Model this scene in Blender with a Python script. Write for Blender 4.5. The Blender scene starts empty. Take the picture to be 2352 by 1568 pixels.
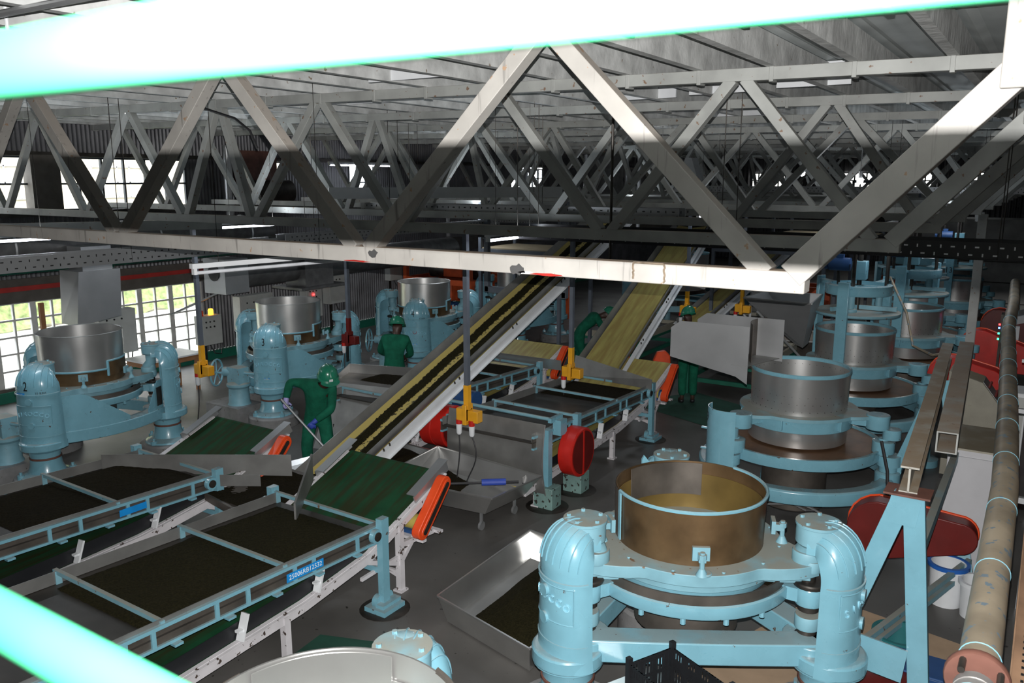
import bpy, math, random
from mathutils import Vector, Matrix
random.seed(7)
S=bpy.context.scene
C=S.collection
PI=math.pi
rad=math.radians
def V(*a): return Vector(a)
# ------------------------------------------------------------ mesh builder
class MB:
    def __init__(s): s.v=[]; s.f=[]
    def add(s,vs,fs):
        o=len(s.v); s.v+=[tuple(p) for p in vs]; s.f+=[tuple(i+o for i in f) for f in fs]; return s
    def hexa(s,a,b):   # a,b: two quads (4 pts each)
        return s.add(list(a)+list(b),[(3,2,1,0),(4,5,6,7),(0,1,5,4),(1,2,6,5),(2,3,7,6),(3,0,4,7)])
    def box(s,c,d,rz=0,m=None):
        x,y,z=d[0]/2,d[1]/2,d[2]/2
        ps=[V(-x,-y,-z),V(x,-y,-z),V(x,y,-z),V(-x,y,-z),V(-x,-y,z),V(x,-y,z),V(x,y,z),V(-x,y,z)]
        R=m if m is not None else Matrix.Rotation(rz,3,'Z')
        ps=[R@p+V(*c) for p in ps]
        return s.hexa(ps[:4],ps[4:])
    def bar(s,p,q,w,h,up=(0,0,1)):
        p=V(*p);q=V(*q);d=(q-p).normalized();u=V(*up)
        if abs(d.dot(u))>.99: u=V(0,1,0)
        r=d.cross(u).normalized();u=r.cross(d).normalized()
        k=[(-w/2,-h/2),(w/2,-h/2),(w/2,h/2),(-w/2,h/2)]
        return s.hexa([p+r*a+u*b for a,b in k],[q+r*a+u*b for a,b in k])
    def tube(s,pts,r,n=10,cap=True,rs=None):
        pts=[V(*p) for p in pts];N=len(pts);vs=[];fs=[]
        t0=(pts[1]-pts[0]).normalized();u=t0.orthogonal().normalized()
        for i,p in enumerate(pts):
            t=(pts[min(i+1,N-1)]-pts[max(i-1,0)]).normalized()
            u=(u-t*u.dot(t));u=u.normalized() if u.length>1e-6 else t.orthogonal().normalized()
            w=t.cross(u);rr=rs[i] if rs else r
            for k in range(n):
                a=2*PI*k/n;vs.append(p+(u*math.cos(a)+w*math.sin(a))*rr)
        for i in range(N-1):
            for k in range(n):
                k2=(k+1)%n;fs.append((i*n+k,i*n+k2,(i+1)*n+k2,(i+1)*n+k))
        if cap: fs.append(tuple(range(n))[::-1]);fs.append(tuple((N-1)*n+k for k in range(n)))
        return s.add(vs,fs)
    def lathe(s,prof,c=(0,0,0),n=32,a0=0,a1=2*PI,axis=None,closed=False):
        full=abs(a1-a0-2*PI)<1e-6;m=n if full else n+1;vs=[];fs=[]
        for r,z in prof:
            for k in range(m):
                a=a0+(a1-a0)*k/n;vs.append(V(r*math.cos(a),r*math.sin(a),z))
        if axis is not None:
            q=V(0,0,1).rotation_difference(V(*axis)).to_matrix();vs=[q@p for p in vs]
        vs=[p+V(*c) for p in vs];P=len(prof)
        for i in range(P if closed else P-1):
            j=(i+1)%P
            for k in range(n):
                k2=(k+1)%m;fs.append((i*m+k,i*m+k2,j*m+k2,j*m+k))
        if full and not closed:
            if prof[0][0]>1e-6: fs.append(tuple(range(m))[::-1])
            if prof[-1][0]>1e-6: fs.append(tuple((P-1)*m+k for k in range(m)))
        if not full and closed:
            fs.append(tuple(i*m for i in range(P))[::-1]);fs.append(tuple(i*m+n for i in range(P)))
        return s.add(vs,fs)
    def cyl(s,c,r,h,n=24,axis=(0,0,1)): # c = base centre
        return s.lathe([(r,0),(r,h)],c,n,axis=axis)
    def prism(s,poly,z0,z1,m=None,c=(0,0,0)):
        n=len(poly);vs=[V(x,y,z0) for x,y in poly]+[V(x,y,z1) for x,y in poly]
        if m is not None: vs=[m@p for p in vs]
        vs=[p+V(*c) for p in vs]
        fs=[tuple(range(n))[::-1],tuple(range(n,2*n))]+[(i,(i+1)%n,n+(i+1)%n,n+i) for i in range(n)]
        return s.add(vs,fs)
    def plate(s,pts,t):   # planar polygon of 3d points with thickness t along its normal
        pts=[V(*p) for p in pts];nr=V(0,0,0)
        for i in range(len(pts)): nr+=pts[i].cross(pts[(i+1)%len(pts)])
        nr=nr.normalized()*t;n=len(pts)
        return s.add(pts+[p+nr for p in pts],[tuple(range(n))[::-1],tuple(range(n,2*n))]+[(i,(i+1)%n,n+(i+1)%n,n+i) for i in range(n)])
    def arcbar(s,R,a0,a1,w,z0,z1,n=20,c=(0,0,0)):
        return s.lathe([(R-w/2,z0),(R+w/2,z0),(R+w/2,z1),(R-w/2,z1)],c,n,a0,a1,closed=True)
    def grid(s,nu,nv,fn):
        vs=[fn(i/nu,j/nv) for j in range(nv+1) for i in range(nu+1)];w=nu+1
        return s.add(vs,[(j*w+i,j*w+i+1,(j+1)*w+i+1,(j+1)*w+i) for j in range(nv) for i in range(nu)])
def obj(name,mb,mat,parent=None,label=None,smooth=True,bevel=0,kind=None):
    me=bpy.data.meshes.new(name);me.from_pydata(mb.v,[],mb.f);me.validate();me.update()
    if smooth and me.polygons:
        me.polygons.foreach_set('use_smooth',[True]*len(me.polygons))
        try: me.set_sharp_from_angle(angle=rad(33))
        except Exception: pass
    o=bpy.data.objects.new(name,me);C.objects.link(o);me.materials.append(mat)
    if parent: o.parent=parent
    if label: o['label']=label
    if kind: o['kind']=kind
    if bevel:
        b=o.modifiers.new('b','BEVEL');b.width=bevel;b.segments=2;b.limit_method='ANGLE';b.angle_limit=rad(40)
    return o
def tag(o,label,cat,group=None,kind=None):
    o['label']=label;o['category']=cat
    if group:o['group']=group
    if kind:o['kind']=kind
    return o
def thing(name,label,cat,loc=(0,0,0),rz=0,group=None):
    o=bpy.data.objects.new(name,None);C.objects.link(o);o.location=loc;o.rotation_euler=(0,0,rz);o.empty_display_size=.1
    return tag(o,label,cat,group)
def struct(name,mb,mat,parent=None,smooth=True):
    o=obj(name,mb,mat,parent,smooth=smooth)
    if not parent:o['kind']='structure'
    return o
kids={}
def dup(root,loc,rz,label,skip=(),scale=None):
    r=root.copy();C.objects.link(r);r.location=loc;r.rotation_euler=(0,0,rz);r['label']=label
    if scale: r.scale=scale
    def rec(a,b):
        for ch in list(a.children):
            if ch.name.split('.')[0] in skip: continue
            c=ch.copy();C.objects.link(c);c.parent=b;rec(ch,c)
    rec(root,r)
    return r
def text(name,body,size,mat,parent,place,ext=.0015,label=None):
    """lettering; place(x,y,d) maps flat glyph coordinates (x right, y up, d out) to a point"""
    cu=bpy.data.curves.new(name,'FONT');cu.body=body;cu.size=size;cu.align_x='CENTER';cu.align_y='CENTER';cu.extrude=ext;cu.resolution_u=2
    t=bpy.data.objects.new(name,cu);C.objects.link(t)
    dg=bpy.context.evaluated_depsgraph_get();me=bpy.data.meshes.new_from_object(t.evaluated_get(dg))
    bpy.data.objects.remove(t)
    for v in me.vertices: v.co=place(v.co.x,v.co.y,v.co.z)
    me.materials.clear();me.materials.append(mat);me.name=name
    o=bpy.data.objects.new(name,me);C.objects.link(o)
    if parent:o.parent=parent
    if label:o['label']=label
    return o
# ------------------------------------------------------------ materials
def mat(name,col,rough=.5,metal=0,chips=None,chip_amt=.0,vary=.12,scale=6,bump=.0,rvar=.1,dust=None,dust_amt=0,coat=0,spec=.5,drip=0,streak=None):
    m=bpy.data.materials.new(name);m.use_nodes=True;nt=m.node_tree;N=nt.nodes;L=nt.links
    b=N['Principled BSDF'];b.inputs['Metallic'].default_value=metal;b.inputs['Specular IOR Level'].default_value=spec
    if coat: b.inputs['Coat Weight'].default_value=coat;b.inputs['Coat Roughness'].default_value=.1
    tc=N.new('ShaderNodeTexCoord')
    def noise(sc,det=4,st=None):
        n=N.new('ShaderNodeTexNoise');n.inputs['Scale'].default_value=sc;n.inputs['Detail'].default_value=det
        if st:
            mp=N.new('ShaderNodeMapping');mp.inputs['Scale'].default_value=st;L.new(tc.outputs['Object'],mp.inputs['Vector']);L.new(mp.outputs[0],n.inputs['Vector'])
        else: L.new(tc.outputs['Object'],n.inputs['Vector'])
        return n
    n1=noise(scale)
    def mix(fac,a,bb):
        x=N.new('ShaderNodeMix');x.data_type='RGBA'
        if isinstance(fac,float): x.inputs[0].default_value=fac
        else: L.new(fac,x.inputs[0])
        for i,q in ((6,a),(7,bb)):
            if isinstance(q,tuple): x.inputs[i].default_value=(*q,1)
            else: L.new(q,x.inputs[i])
        return x.outputs[2]
    def ramp(src,lo,hi):
        r=N.new('ShaderNodeMapRange');r.inputs['From Min'].default_value=lo;r.inputs['From Max'].default_value=hi;L.new(src,r.inputs['Value']);return r.outputs[0]
    c=mix(ramp(n1.outputs[0],.3,.7),tuple(x*(1-vary) for x in col),tuple(min(1,x*(1+vary)) for x in col))
    if dust:
        g=N.new('ShaderNodeNewGeometry');sp=N.new('ShaderNodeSeparateXYZ');L.new(g.outputs['Normal'],sp.inputs[0])
        up=ramp(sp.outputs['Z'],.6,.95);nz=ramp(noise(4).outputs[0],.2,.5)
        mu=N.new('ShaderNodeMath');mu.operation='MULTIPLY';L.new(up,mu.inputs[0]);L.new(nz,mu.inputs[1])
        m2=N.new('ShaderNodeMath');m2.operation='MULTIPLY';L.new(mu.outputs[0],m2.inputs[0]);m2.inputs[1].default_value=dust_amt
        c=mix(m2.outputs[0],c,dust)
    if drip:
        d=noise(3,3,(9,9,.7));c=mix(ramp(d.outputs[0],.62,.75),c,tuple(x*.45 for x in col))
    if streak:
        d=noise(2,3,(6,.5,1));c=mix(ramp(d.outputs[0],.4,.62),c,streak)
    if chips:
        n2=noise(16,6);c=mix(ramp(n2.outputs[0],.70-chip_amt,.72-chip_amt),c,chips)
    L.new(c,b.inputs['Base Color'])
    r=N.new('ShaderNodeMapRange');r.inputs['To Min'].default_value=max(.03,rough-rvar);r.inputs['To Max'].default_value=min(1,rough+rvar);L.new(noise(scale*.7).outputs[0],r.inputs['Value']);L.new(r.outputs[0],b.inputs['Roughness'])
    if bump:
        bp=N.new('ShaderNodeBump');bp.inputs['Strength'].default_value=bump;bp.inputs['Distance'].default_value=.02;L.new(noise(scale*3).outputs[0],bp.inputs['Height']);L.new(bp.outputs[0],b.inputs['Normal'])
    return m
def emit(name,col,st):
    m=bpy.data.materials.new(name);m.use_nodes=True;b=m.node_tree.nodes['Principled BSDF']
    b.inputs['Base Color'].default_value=(*col,1);b.inputs['Emission Color'].default_value=(*col,1);b.inputs['Emission Strength'].default_value=st;return m
BLUE=(.18,.395,.485);DUST=(.25,.2,.14)
M={}
M['blue']=mat('pale_blue_paint',BLUE,.28,chips=(.1,.07,.05),chip_amt=-.005,vary=.06,coat=.4,dust=(.27,.27,.24),dust_amt=.55)
M['blue_dusty']=mat('dusty_blue_paint',(.18,.36,.43),.55,chips=(.16,.1,.06),chip_amt=.01,dust=(.25,.24,.2),dust_amt=.9)
M['blue_pale']=mat('lettering_blue',(.25,.52,.64),.35)
M['steel']=mat('stainless_steel',(.58,.58,.57),.3,metal=.85,vary=.1,scale=2,rvar=.06)
M['steel_dull']=mat('dull_steel_sheet',(.3,.3,.29),.48,metal=.7,vary=.2,scale=3,bump=.05)
M['steel_dark']=mat('tea_stained_steel',(.13,.115,.1),.5,metal=.6,vary=.3,scale=4)
M['galv']=mat('galvanised_sheet',(.45,.46,.47),.4,metal=.75,vary=.1,scale=2)
M['brass']=mat('tea_stained_brass',(.135,.085,.042),.36,metal=.5,vary=.45,scale=3)
M['brass_in']=mat('yellow_tea_residue',(.17,.115,.035),.45,metal=.4,vary=.3,scale=2.5)
M['dark']=mat('dark_greasy_metal',(.045,.04,.035),.45,metal=.5,vary=.4)
M['black']=mat('black_plastic',(.012,.013,.015),.45)
M['rubber']=mat('black_cable_rubber',(.015,.015,.017),.6)
M['conc']=mat('grey_painted_concrete',(.2,.2,.2),.5,vary=.2,chips=(.09,.08,.07),chip_amt=.05,bump=.1)
M['white']=mat('chipped_white_paint',(.62,.6,.62),.45,chips=(.07,.05,.04),chip_amt=.07,vary=.08)
M['white_clean']=mat('white_enamel',(.72,.74,.76),.4,vary=.05)
M['truss']=mat('old_silver_white_paint',(.33,.317,.295),.5,chips=(.3,.2,.13),chip_amt=.03,vary=.12,scale=4,dust=(.3,.21,.14),dust_amt=.9,drip=1)
M['truss_far']=mat('weathered_grey_paint',(.33,.34,.325),.55,chips=(.2,.13,.09),chip_amt=.03,vary=.2,scale=3,dust=(.3,.22,.15),dust_amt=.8)
M['timber']=mat('silver_painted_timber',(.55,.56,.55),.65,vary=.25,scale=5,bump=.25,chips=(.25,.2,.15),chip_amt=.0)
M['roof']=mat('painted_roof_sheet',(.5,.54,.54),.5,vary=.18,scale=1.5)
M['green_rail']=mat('turquoise_green_rail_paint',(.010,.10,.045),.5,vary=.08,spec=.15)
M['green']=mat('dark_green_paint',(.015,.13,.085),.45)
M['overall']=mat('green_overall_cloth',(.008,.105,.06),.85,vary=.25,scale=9,bump=.35,spec=.15)
M['helmet']=mat('green_helmet_plastic',(.015,.17,.10),.25,coat=.4)
M['skin']=mat('dark_brown_skin',(.05,.025,.017),.5)
M['glove']=mat('lilac_glove',(.35,.33,.62),.6)
M['glove_blue']=mat('blue_glove',(.03,.07,.4),.6)
M['orange']=mat('orange_guard_paint',(.75,.075,.015),.4)
M['red']=mat('red_guard_paint',(.5,.018,.012),.38)
M['dark_red']=mat('dark_red_paint',(.13,.012,.01),.4)
M['yellow']=mat('yellow_enamel',(.75,.36,.02),.42)
M['belt_green']=mat('green_conveyor_belt',(.008,.055,.022),.75,vary=.3,streak=(.022,.03,.01),scale=3,spec=.2)
M['belt_yellow']=mat('yellow_conveyor_belt',(.42,.37,.12),.5,vary=.15,scale=2,streak=(.33,.25,.08))
M['motor_yellow']=mat('yellow_motor_paint',(.5,.4,.1),.5)
M['motor_blue']=mat('blue_motor_paint',(.02,.07,.2),.5)
M['cream']=mat('cream_cabinet_paint',(.33,.31,.25),.5,vary=.08,dust=(.2,.16,.1),dust_amt=.8)
M['grey_box']=mat('grey_control_box',(.45,.46,.44),.45,vary=.06)
M['pipe']=mat('dirty_lagged_pipe',(.36,.3,.22),.45,metal=.3,vary=.35,scale=2.5,chips=(.2,.27,.32),chip_amt=.1)
M['weld']=mat('weld_metal',(.24,.19,.14),.5,metal=.3,vary=.4,scale=20)
M['rust']=mat('rusty_flange',(.13,.055,.04),.6,vary=.3)
M['brown_tray']=mat('dusty_brown_tray',(.25,.15,.09),.7,vary=.2)
M['wood']=mat('brown_table_wood',(.3,.14,.06),.5)
M['corr']=mat('dark_corrugated_iron',(.16,.16,.17),.45,metal=.4,vary=.3,scale=2)
M['mullion']=mat('window_frame_paint',(.6,.6,.58),.5)
M['mullion_dark']=mat('dark_window_frame',(.03,.04,.05),.5)
M['wallband']=mat('dark_wall_band',(.09,.08,.07),.6,vary=.2)
M['red_band']=mat('red_painted_band',(.33,.02,.015),.5)
M['green_line']=mat('green_painted_strip',(.01,.14,.09),.5)
M['post']=mat('grey_hanging_post',(.1,.115,.14),.5)
M['label_blue']=mat('blue_label',(.01,.25,.65),.4)
M['ink']=mat('black_ink',(.01,.01,.01),.5)
M['ink_white']=mat('white_ink',(.8,.85,.85),.5)
M['ink_red']=mat('red_ink',(.3,.01,.02),.5)
M['mat_green']=mat('green_floor_mat',(.012,.06,.04),.8,vary=.25,scale=4)
M['card']=mat('flattened_cardboard',(.42,.3,.2),.8,vary=.08)
M['teal_bin']=mat('teal_plastic',(.02,.14,.15),.5)
M['blue_plastic']=mat('blue_plastic',(.02,.12,.45),.4)
M['car']=mat('silver_car_paint',(.45,.46,.47),.3,metal=.3,vary=.03)
M['glass_dark']=mat('dark_glass',(.03,.05,.05),.1)
M['plate_yellow']=mat('number_plate_yellow',(.75,.5,.05),.5)
M['tube']=emit('lit_fluorescent_tube',(.86,.88,1),9)
M['tube_off']=mat('unlit_fluorescent_tube',(.7,.72,.76),.3)
M['amber']=emit('amber_beacon_glow',(1,.35,.03),4)
M['led_red']=emit('red_led',(1,.03,.03),8)
M['led_green']=emit('green_led',(.05,1,.4),4)
M['led_blue']=emit('blue_led',(.1,.2,1),6)
M['bulb']=emit('bright_lamp',(1,1,1),60)
def tea_mat(name,a,b,yellow=None,cov=.5):
    m=mat(name,a,.9,vary=.45,scale=60,bump=1,spec=.1);return m
M['tea']=tea_mat('withered_tea_leaf',(.018,.014,.006),(.012,.011,.006))
M['tea_green']=tea_mat('green_brown_tea_leaf',(.024,.021,.008),(.014,.015,.006))
# yellow belt partly covered in tea: belt surface with two tea ribbons (along local Y, across local X -1..1 via object coords)
def belt_tea():
    m=bpy.data.materials.new('tea_strewn_yellow_belt');m.use_nodes=True;nt=m.node_tree;N=nt.nodes;L=nt.links;b=N['Principled BSDF']
    tc=N.new('ShaderNodeTexCoord');sp=N.new('ShaderNodeSeparateXYZ');L.new(tc.outputs['Object'],sp.inputs[0])
    nz=N.new('ShaderNodeTexNoise');nz.inputs['Scale'].default_value=22;nz.inputs['Detail'].default_value=6;L.new(tc.outputs['Object'],nz.inputs['Vector'])
    rp=N.new('ShaderNodeValToRGB');cr=rp.color_ramp
    # x in -.26..+.26 mapped 0..1 : amount of tea
    mr=N.new('ShaderNodeMapRange');mr.inputs['From Min'].default_value=-.26;mr.inputs['From Max'].default_value=.26;L.new(sp.outputs['X'],mr.inputs['Value']);L.new(mr.outputs[0],rp.inputs['Fac'])
    el=[(0,0),(.13,.0),(.2,.62),(.42,.62),(.48,.38),(.62,.37),(.68,.6),(.93,.62),(1,.5)]
    cr.elements[0].position=0;cr.elements[0].color=(0,0,0,1);cr.elements[1].position=1;cr.elements[1].color=(.5,.5,.5,1)
    for p,v in el[1:-1]:
        e=cr.elements.new(p);e.color=(v,v,v,1)
    ad=N.new('ShaderNodeMath');ad.operation='ADD';L.new(rp.outputs[0],ad.inputs[0]);L.new(nz.outputs[0],ad.inputs[1])
    th=N.new('ShaderNodeMapRange');th.inputs['From Min'].default_value=.97;th.inputs['From Max'].default_value=1.0;L.new(ad.outputs[0],th.inputs['Value'])
    mx=N.new('ShaderNodeMix');mx.data_type='RGBA';L.new(th.outputs[0],mx.inputs[0]);mx.inputs[6].default_value=(.5,.4,.12,1);mx.inputs[7].default_value=(.035,.03,.012,1)
    L.new(mx.outputs[2],b.inputs['Base Color']);b.inputs['Roughness'].default_value=.7
    bp=N.new('ShaderNodeBump');bp.inputs['Strength'].default_value=.6;bp.inputs['Distance'].default_value=.015;L.new(th.outputs[0],bp.inputs['Height']);L.new(bp.outputs[0],b.inputs['Normal'])
    return m
M['belt_tea']=belt_tea()
# floor: damp grey concrete with worn patches
def floor_mat():
    m=mat('damp_concrete_floor',(.10,.096,.09),.42,vary=.25,scale=1.2,chips=(.03,.028,.025),chip_amt=.02,rvar=.2,bump=.08)
    return m
M['floor']=floor_mat()
M['yard']=mat('pale_yard_ground',(.5,.48,.42),.9)
M['hedge']=mat('sunlit_hedge_leaves',(.3,.38,.14),.8,vary=.5,scale=6,bump=1)
M['cream_wall']=mat('cream_outside_wall',(.62,.55,.42),.8,vary=.05)
M['daypane']=emit('daylit_frosted_pane',(.95,.95,.9),2.0)
M['duct']=mat('dark_duct_sheet',(.13,.13,.13),.45,metal=.5,vary=.25)
M['cabwhite']=mat('off_white_cabinet',(.5,.5,.52),.5,vary=.04,chips=(.3,.29,.28),chip_amt=-.02)
M['dusty_beam']=mat('dusty_grey_beam',(.38,.37,.33),.6,dust=(.27,.2,.13),dust_amt=.9,chips=(.25,.15,.1),chip_amt=.03)
M['pipe2']=mat('silver_pipe',(.38,.37,.36),.4,metal=.6,vary=.3,scale=3,chips=(.3,.22,.15),chip_amt=.03)
M['deck_brown']=mat('brown_platform_mesh',(.3,.24,.15),.8)
M['orange_dim']=mat('orange_machine_paint',(.5,.08,.02),.5,vary=.3,scale=4)
g=bpy.data.materials.new('window_glass');g.use_nodes=True;nt=g.node_tree;nt.nodes.clear()
o_=nt.nodes.new('ShaderNodeOutputMaterial');t_=nt.nodes.new('ShaderNodeBsdfTransparent');gl_=nt.nodes.new('ShaderNodeBsdfGlossy');mx_=nt.nodes.new('ShaderNodeMixShader');mx_.inputs[0].default_value=.06;gl_.inputs['Roughness'].default_value=.05
nt.links.new(t_.outputs[0],mx_.inputs[1]);nt.links.new(gl_.outputs[0],mx_.inputs[2]);nt.links.new(mx_.outputs[0],o_.inputs[0]);M['glass']=g
FLASH=480;SKY=7;EXPO=0;TUBE=8
M['soot']=mat('black_soot',(.05,.05,.05),.8)
# ------------------------------------------------------------ tea rolling machines, closed pillar pattern
ZC=[1.43];WW=[.265]
PR=1.08;RD=.95
def pillar_path(R,w0=None,w1=.15,zb=.62,rh=.11,rv=.2):
    w0=w0 or WW[0]
    """(r,z,normal_r,normal_z,halfwidth) up the casing and over the domed hook"""
    out=[];n=8;zc=ZC[0]
    for i in range(n):
        t=i/(n-1);out.append((R,zb+(zc-zb)*t,1,0,w0*(1.05 if i==0 else 1)-.02*t))
    m=12
    for i in range(1,m+1):
        a=PI/2*i/m;t=i/m
        out.append((R-rh+rh*math.cos(a),zc+rv*math.sin(a),math.cos(a),math.sin(a),(w0-.02)*(1-t**2.4)+w1*t**2.4))
    out.append((R-rh-.06,zc+rv,0,1,w1))
    return out
def casing_mb(R):
    P=pillar_path(R);mb=MB();K=14
    def ring(p,off,lip):
        r,z,nr,nz,w=p;w+=off;pts=[]
        for k in range(K+1):
            a=-PI/2+PI*k/K;t=w*math.sin(a);n=(.78+.22*nz)*w*math.cos(a);pts.append(V(r+nr*n,t,z+nz*n))
        pts.insert(0,V(r-nr*lip,-w,z-nz*lip));pts.append(V(r-nr*lip,w,z-nz*lip))
        return pts
    vs=[];N=K+3
    for p in P:
        vs+=ring(p,0,.04);vs+=ring(p,-.035,.04)[::-1]
    W=2*N;fs=[]
    for i in range(len(P)-1):
        for k in range(W):
            k2=(k+1)%W;fs.append((i*W+k,i*W+k2,(i+1)*W+k2,(i+1)*W+k))
    e=len(P)-1
    for q in (0,e):
        for k in range(N-1):
            a=(q*W+k,q*W+k+1,q*W+W-2-k,q*W+W-1-k);fs.append(a if q else a[::-1])
    mb.add(vs,fs)
    # raised hoops round the casing
    for zz in (.80,ZC[0]-.03):
        for (za,zb2,ex) in ((zz,zz+.022,.012),):
            hp=MB().lathe([(WW[0]-.015+u_,v_) for u_,v_ in ((0,za),(ex,za+.004),(ex,zb2-.004),(0,zb2))],(0,0,0),18,-PI/2,PI/2);mb.add([(R+.79*x,y,z) for x,y,z in hp.v],hp.f)
    # hand-hole bosses
    for zz in (ZC[0]-.11,.98):
        mb.cyl((R+.78*WW[0]-.02,0,zz),.045,.028,16,axis=(1,0,0))
    # flutes fanning over the dome
    for k in range(-4,5):
        a=k*.3;pts=[]
        for p in P[9:]:
            r,z,nr,nz,w=p;n=(.78+.22*nz)*w*math.cos(a)+.002;pts.append((r+nr*n,w*math.sin(a),z+nz*n))
        mb.tube(pts,.006,5)
    return mb
def surf(R,z0):
    """place function for flat lettering on the casing; y measured up from z0"""
    P=pillar_path(R)
    def f(x,y,d):
        z=z0+y
        zc=ZC[0]
        if z<=zc: r,zz,nr,nz,w=R,z,1,0,WW[0]-.017
        else:
            a=min((z-zc)/.3,1.4);t=a/(PI/2);r=R-.11+.11*math.cos(a);zz=zc+.2*math.sin(a);nr,nz=math.cos(a),math.sin(a);w=(WW[0]-.02)*(1-t**2.4)+.15*t**2.4
        a=x/w;n=(.78+.22*nz)*w*math.cos(a)+.004+d;T=w*math.sin(a)+d*math.sin(a)
        return V(r+nr*n,T,zz+nz*n)
    return f
def rotz(mb,a,c=(0,0,0)):
    R=Matrix.Rotation(a,3,'Z');mb.v=[tuple(R@V(*p)+V(*c)) for p in mb.v];return mb
def base_arc(mb,R,a0,a1,bulge,w,z0,z1,n=14):
    """curved beam between two pillar feet"""
    p=V(R*math.cos(a0),R*math.sin(a0),0);q=V(R*math.cos(a1),R*math.sin(a1),0);mid=(p+q)/2;out=mid.normalized()
    pts=[p.lerp(q,i/n)+out*bulge*math.sin(PI*i/n) for i in range(n+1)]
    vs=[]
    for i,c in enumerate(pts):
        t=(pts[min(i+1,n)]-pts[max(i-1,0)]).normalized();s=V(-t.y,t.x,0)*w/2
        vs+=[c-s+V(0,0,z0),c+s+V(0,0,z0),c+s+V(0,0,z1),c-s+V(0,0,z1)]
    fs=[(0,1,2,3),tuple(4*n+k for k in (3,2,1,0))]
    for i in range(n):
        for k in range(4): fs.append((4*i+k,4*i+4+k,4*i+4+(k+1)%4,4*i+(k+1)%4))
    mb.add(vs,fs);return pts
def star(r0,r1,k=14,n=96,w=.36):
    out=[]
    for i in range(n):
        a=2*PI*i/n;d=min(abs((a-c+PI)%(2*PI)-PI) for c in (0,2*PI/3,4*PI/3))
        out.append((math.cos(a),math.sin(a),r0+(r1-r0)*max(0,1-(d/w)**1.1) if d<w else r0))
    return [(x*r,y*r) for x,y,r in out]
def hub(mb,c,r,h,n=20): return mb.lathe([(r*.96,0),(r,.01),(r,h-.01),(r*.94,h)],c,n)
def make_roller(kind,zc=1.43,base_bulge=.28,collar=True,guards=True,number=None,lettering=True,handwheel=True,rimz=2.07):
    """kind 'L' left row with tall steel collar, 'R' the near one with low brass drum"""
    t=thing('tea_rolling_machine','','rolling machine')
    A=[0,2*PI/3,4*PI/3];ZC[0]=zc;WW[0]=.265 if kind=='R' else .3;pb=-.12 if kind=='R' else 0
    for i,a in enumerate(A):
        c=(PR*math.cos(a),PR*math.sin(a),0)
        obj('plinth',MB().lathe([(.42,pb),(.42,.17),(.40,.2),(0,.2)],c,28),M['conc'],t)
        pd=MB().lathe([(.34,.2),(.33,.225),(.235,.27),(.2,.36),(.188,.5),(.2,.56),(.26,.6),(.26,.62)],c,28)
        for k in range(4):
            b=a+PI/4+k*PI/2;pd.cyl((c[0]+.32*math.cos(b),c[1]+.32*math.sin(b),.2),.045,.06,10);pd.cyl((c[0]+.32*math.cos(b),c[1]+.32*math.sin(b),.26),.02,.04,6)
        p=obj('pedestal',pd,M['blue'],t)
        obj('rusty_collar',MB().lathe([(.196,.455),(.2,.46),(.2,.48),(.196,.485)],c,24),M['rust'],p)
        cs=obj('pillar_casing',rotz(casing_mb(PR),a),M['blue'],t)
        cap=MB();cap.lathe([(.13,zc+.19),(.15,zc+.21),(.15,zc+.335),(.158,zc+.34),(.158,zc+.36),(.0,zc+.365)],(RD,0,0),24)
        for k in range(5):
            b=.5+k*2*PI/5;cap.cyl((RD+.12*math.cos(b),.12*math.sin(b),zc+.36),.016,.02,6)
        obj('cap_flange',rotz(cap,a),M['blue_dusty'],cs)
        if lettering:
            f=surf(PR,1.12);R3=Matrix.Rotation(a,3,'Z')
            for ii,ch in enumerate("SIROCCO"):
                th=(ii-3)*.07;ang=-(ii-3)*.09
                yo=.03-.0045*(ii-3)**2
                def pl(x,y,d,th=th,ang=ang,yo=yo): 
                    xx=x*math.cos(ang)-y*math.sin(ang)+th;yy=x*math.sin(ang)+y*math.cos(ang)+yo
                    return R3@f(xx,yy,d)
                text('raised_letter',ch,.082,M['blue_pale'],cs,pl,.007)
            fr=MB()
            for (x0,y0,x1,y1) in ((-.27,-.14,.27,-.14),(-.27,.13,.27,.13),(-.27,-.14,-.27,.13),(.27,-.14,.27,.13)):
                fr.tube([f(x0+(x1-x0)*q/8,y0+(y1-y0)*q/8,.0) for q in range(9)],.007,5)
            obj('raised_panel_frame',rotz(fr,a),M['blue'],cs)
        # crank stack under the hook
        k=MB();cx=RD-.03
        k.cyl((cx,0,1.3),.055,zc-1.08,14);k.tube([(cx,0,zc+.2),(cx,0,1.5),(cx-.05,.03,1.42),(cx-.06,.05,1.36)],.075,12)
        hub(k,(cx-.04,.03,1.33),.105,.09);hub(k,(cx,0,1.28),.07,.08)
        obj('crank_upper',rotz(k,a),M['blue_dusty'],t)
        obj('crank_lower',rotz(hub(MB(),(cx,0,.84),.09,.1),a),M['blue_dusty'],t)
        k=MB();k.cyl((cx,0,.98),.075,.14,14);k.cyl((cx-.02,.0,1.2),.06,.16,14);k.lathe([(.13,.72),(.14,.76),(.07,.79),(.055,.86)],(cx,0,0),20);hub(k,(cx,0,1.17),.12,.035)
        obj('crank_shaft',rotz(k,a),M['dark'],t)
    fb=MB()
    for i,a in enumerate(A):
        c=(PR*math.cos(a),PR*math.sin(a),0)
        fb.lathe([(WW[0]-.035,.6),(WW[0],.61),(WW[0],.70),(WW[0]-.015,.72),(0,.73)],c,28)
        fb.lathe([(.18,.64),(.2,.66),(.2,.78),(0,.79)],(RD*math.cos(a),RD*math.sin(a),0),24)
        base_arc(fb,PR,a,a+2*PI/3,base_bulge if kind=='L' else .02,.2,.63,.80)
    obj('base_frame',fb,M['blue'],t,bevel=.01)
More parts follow.
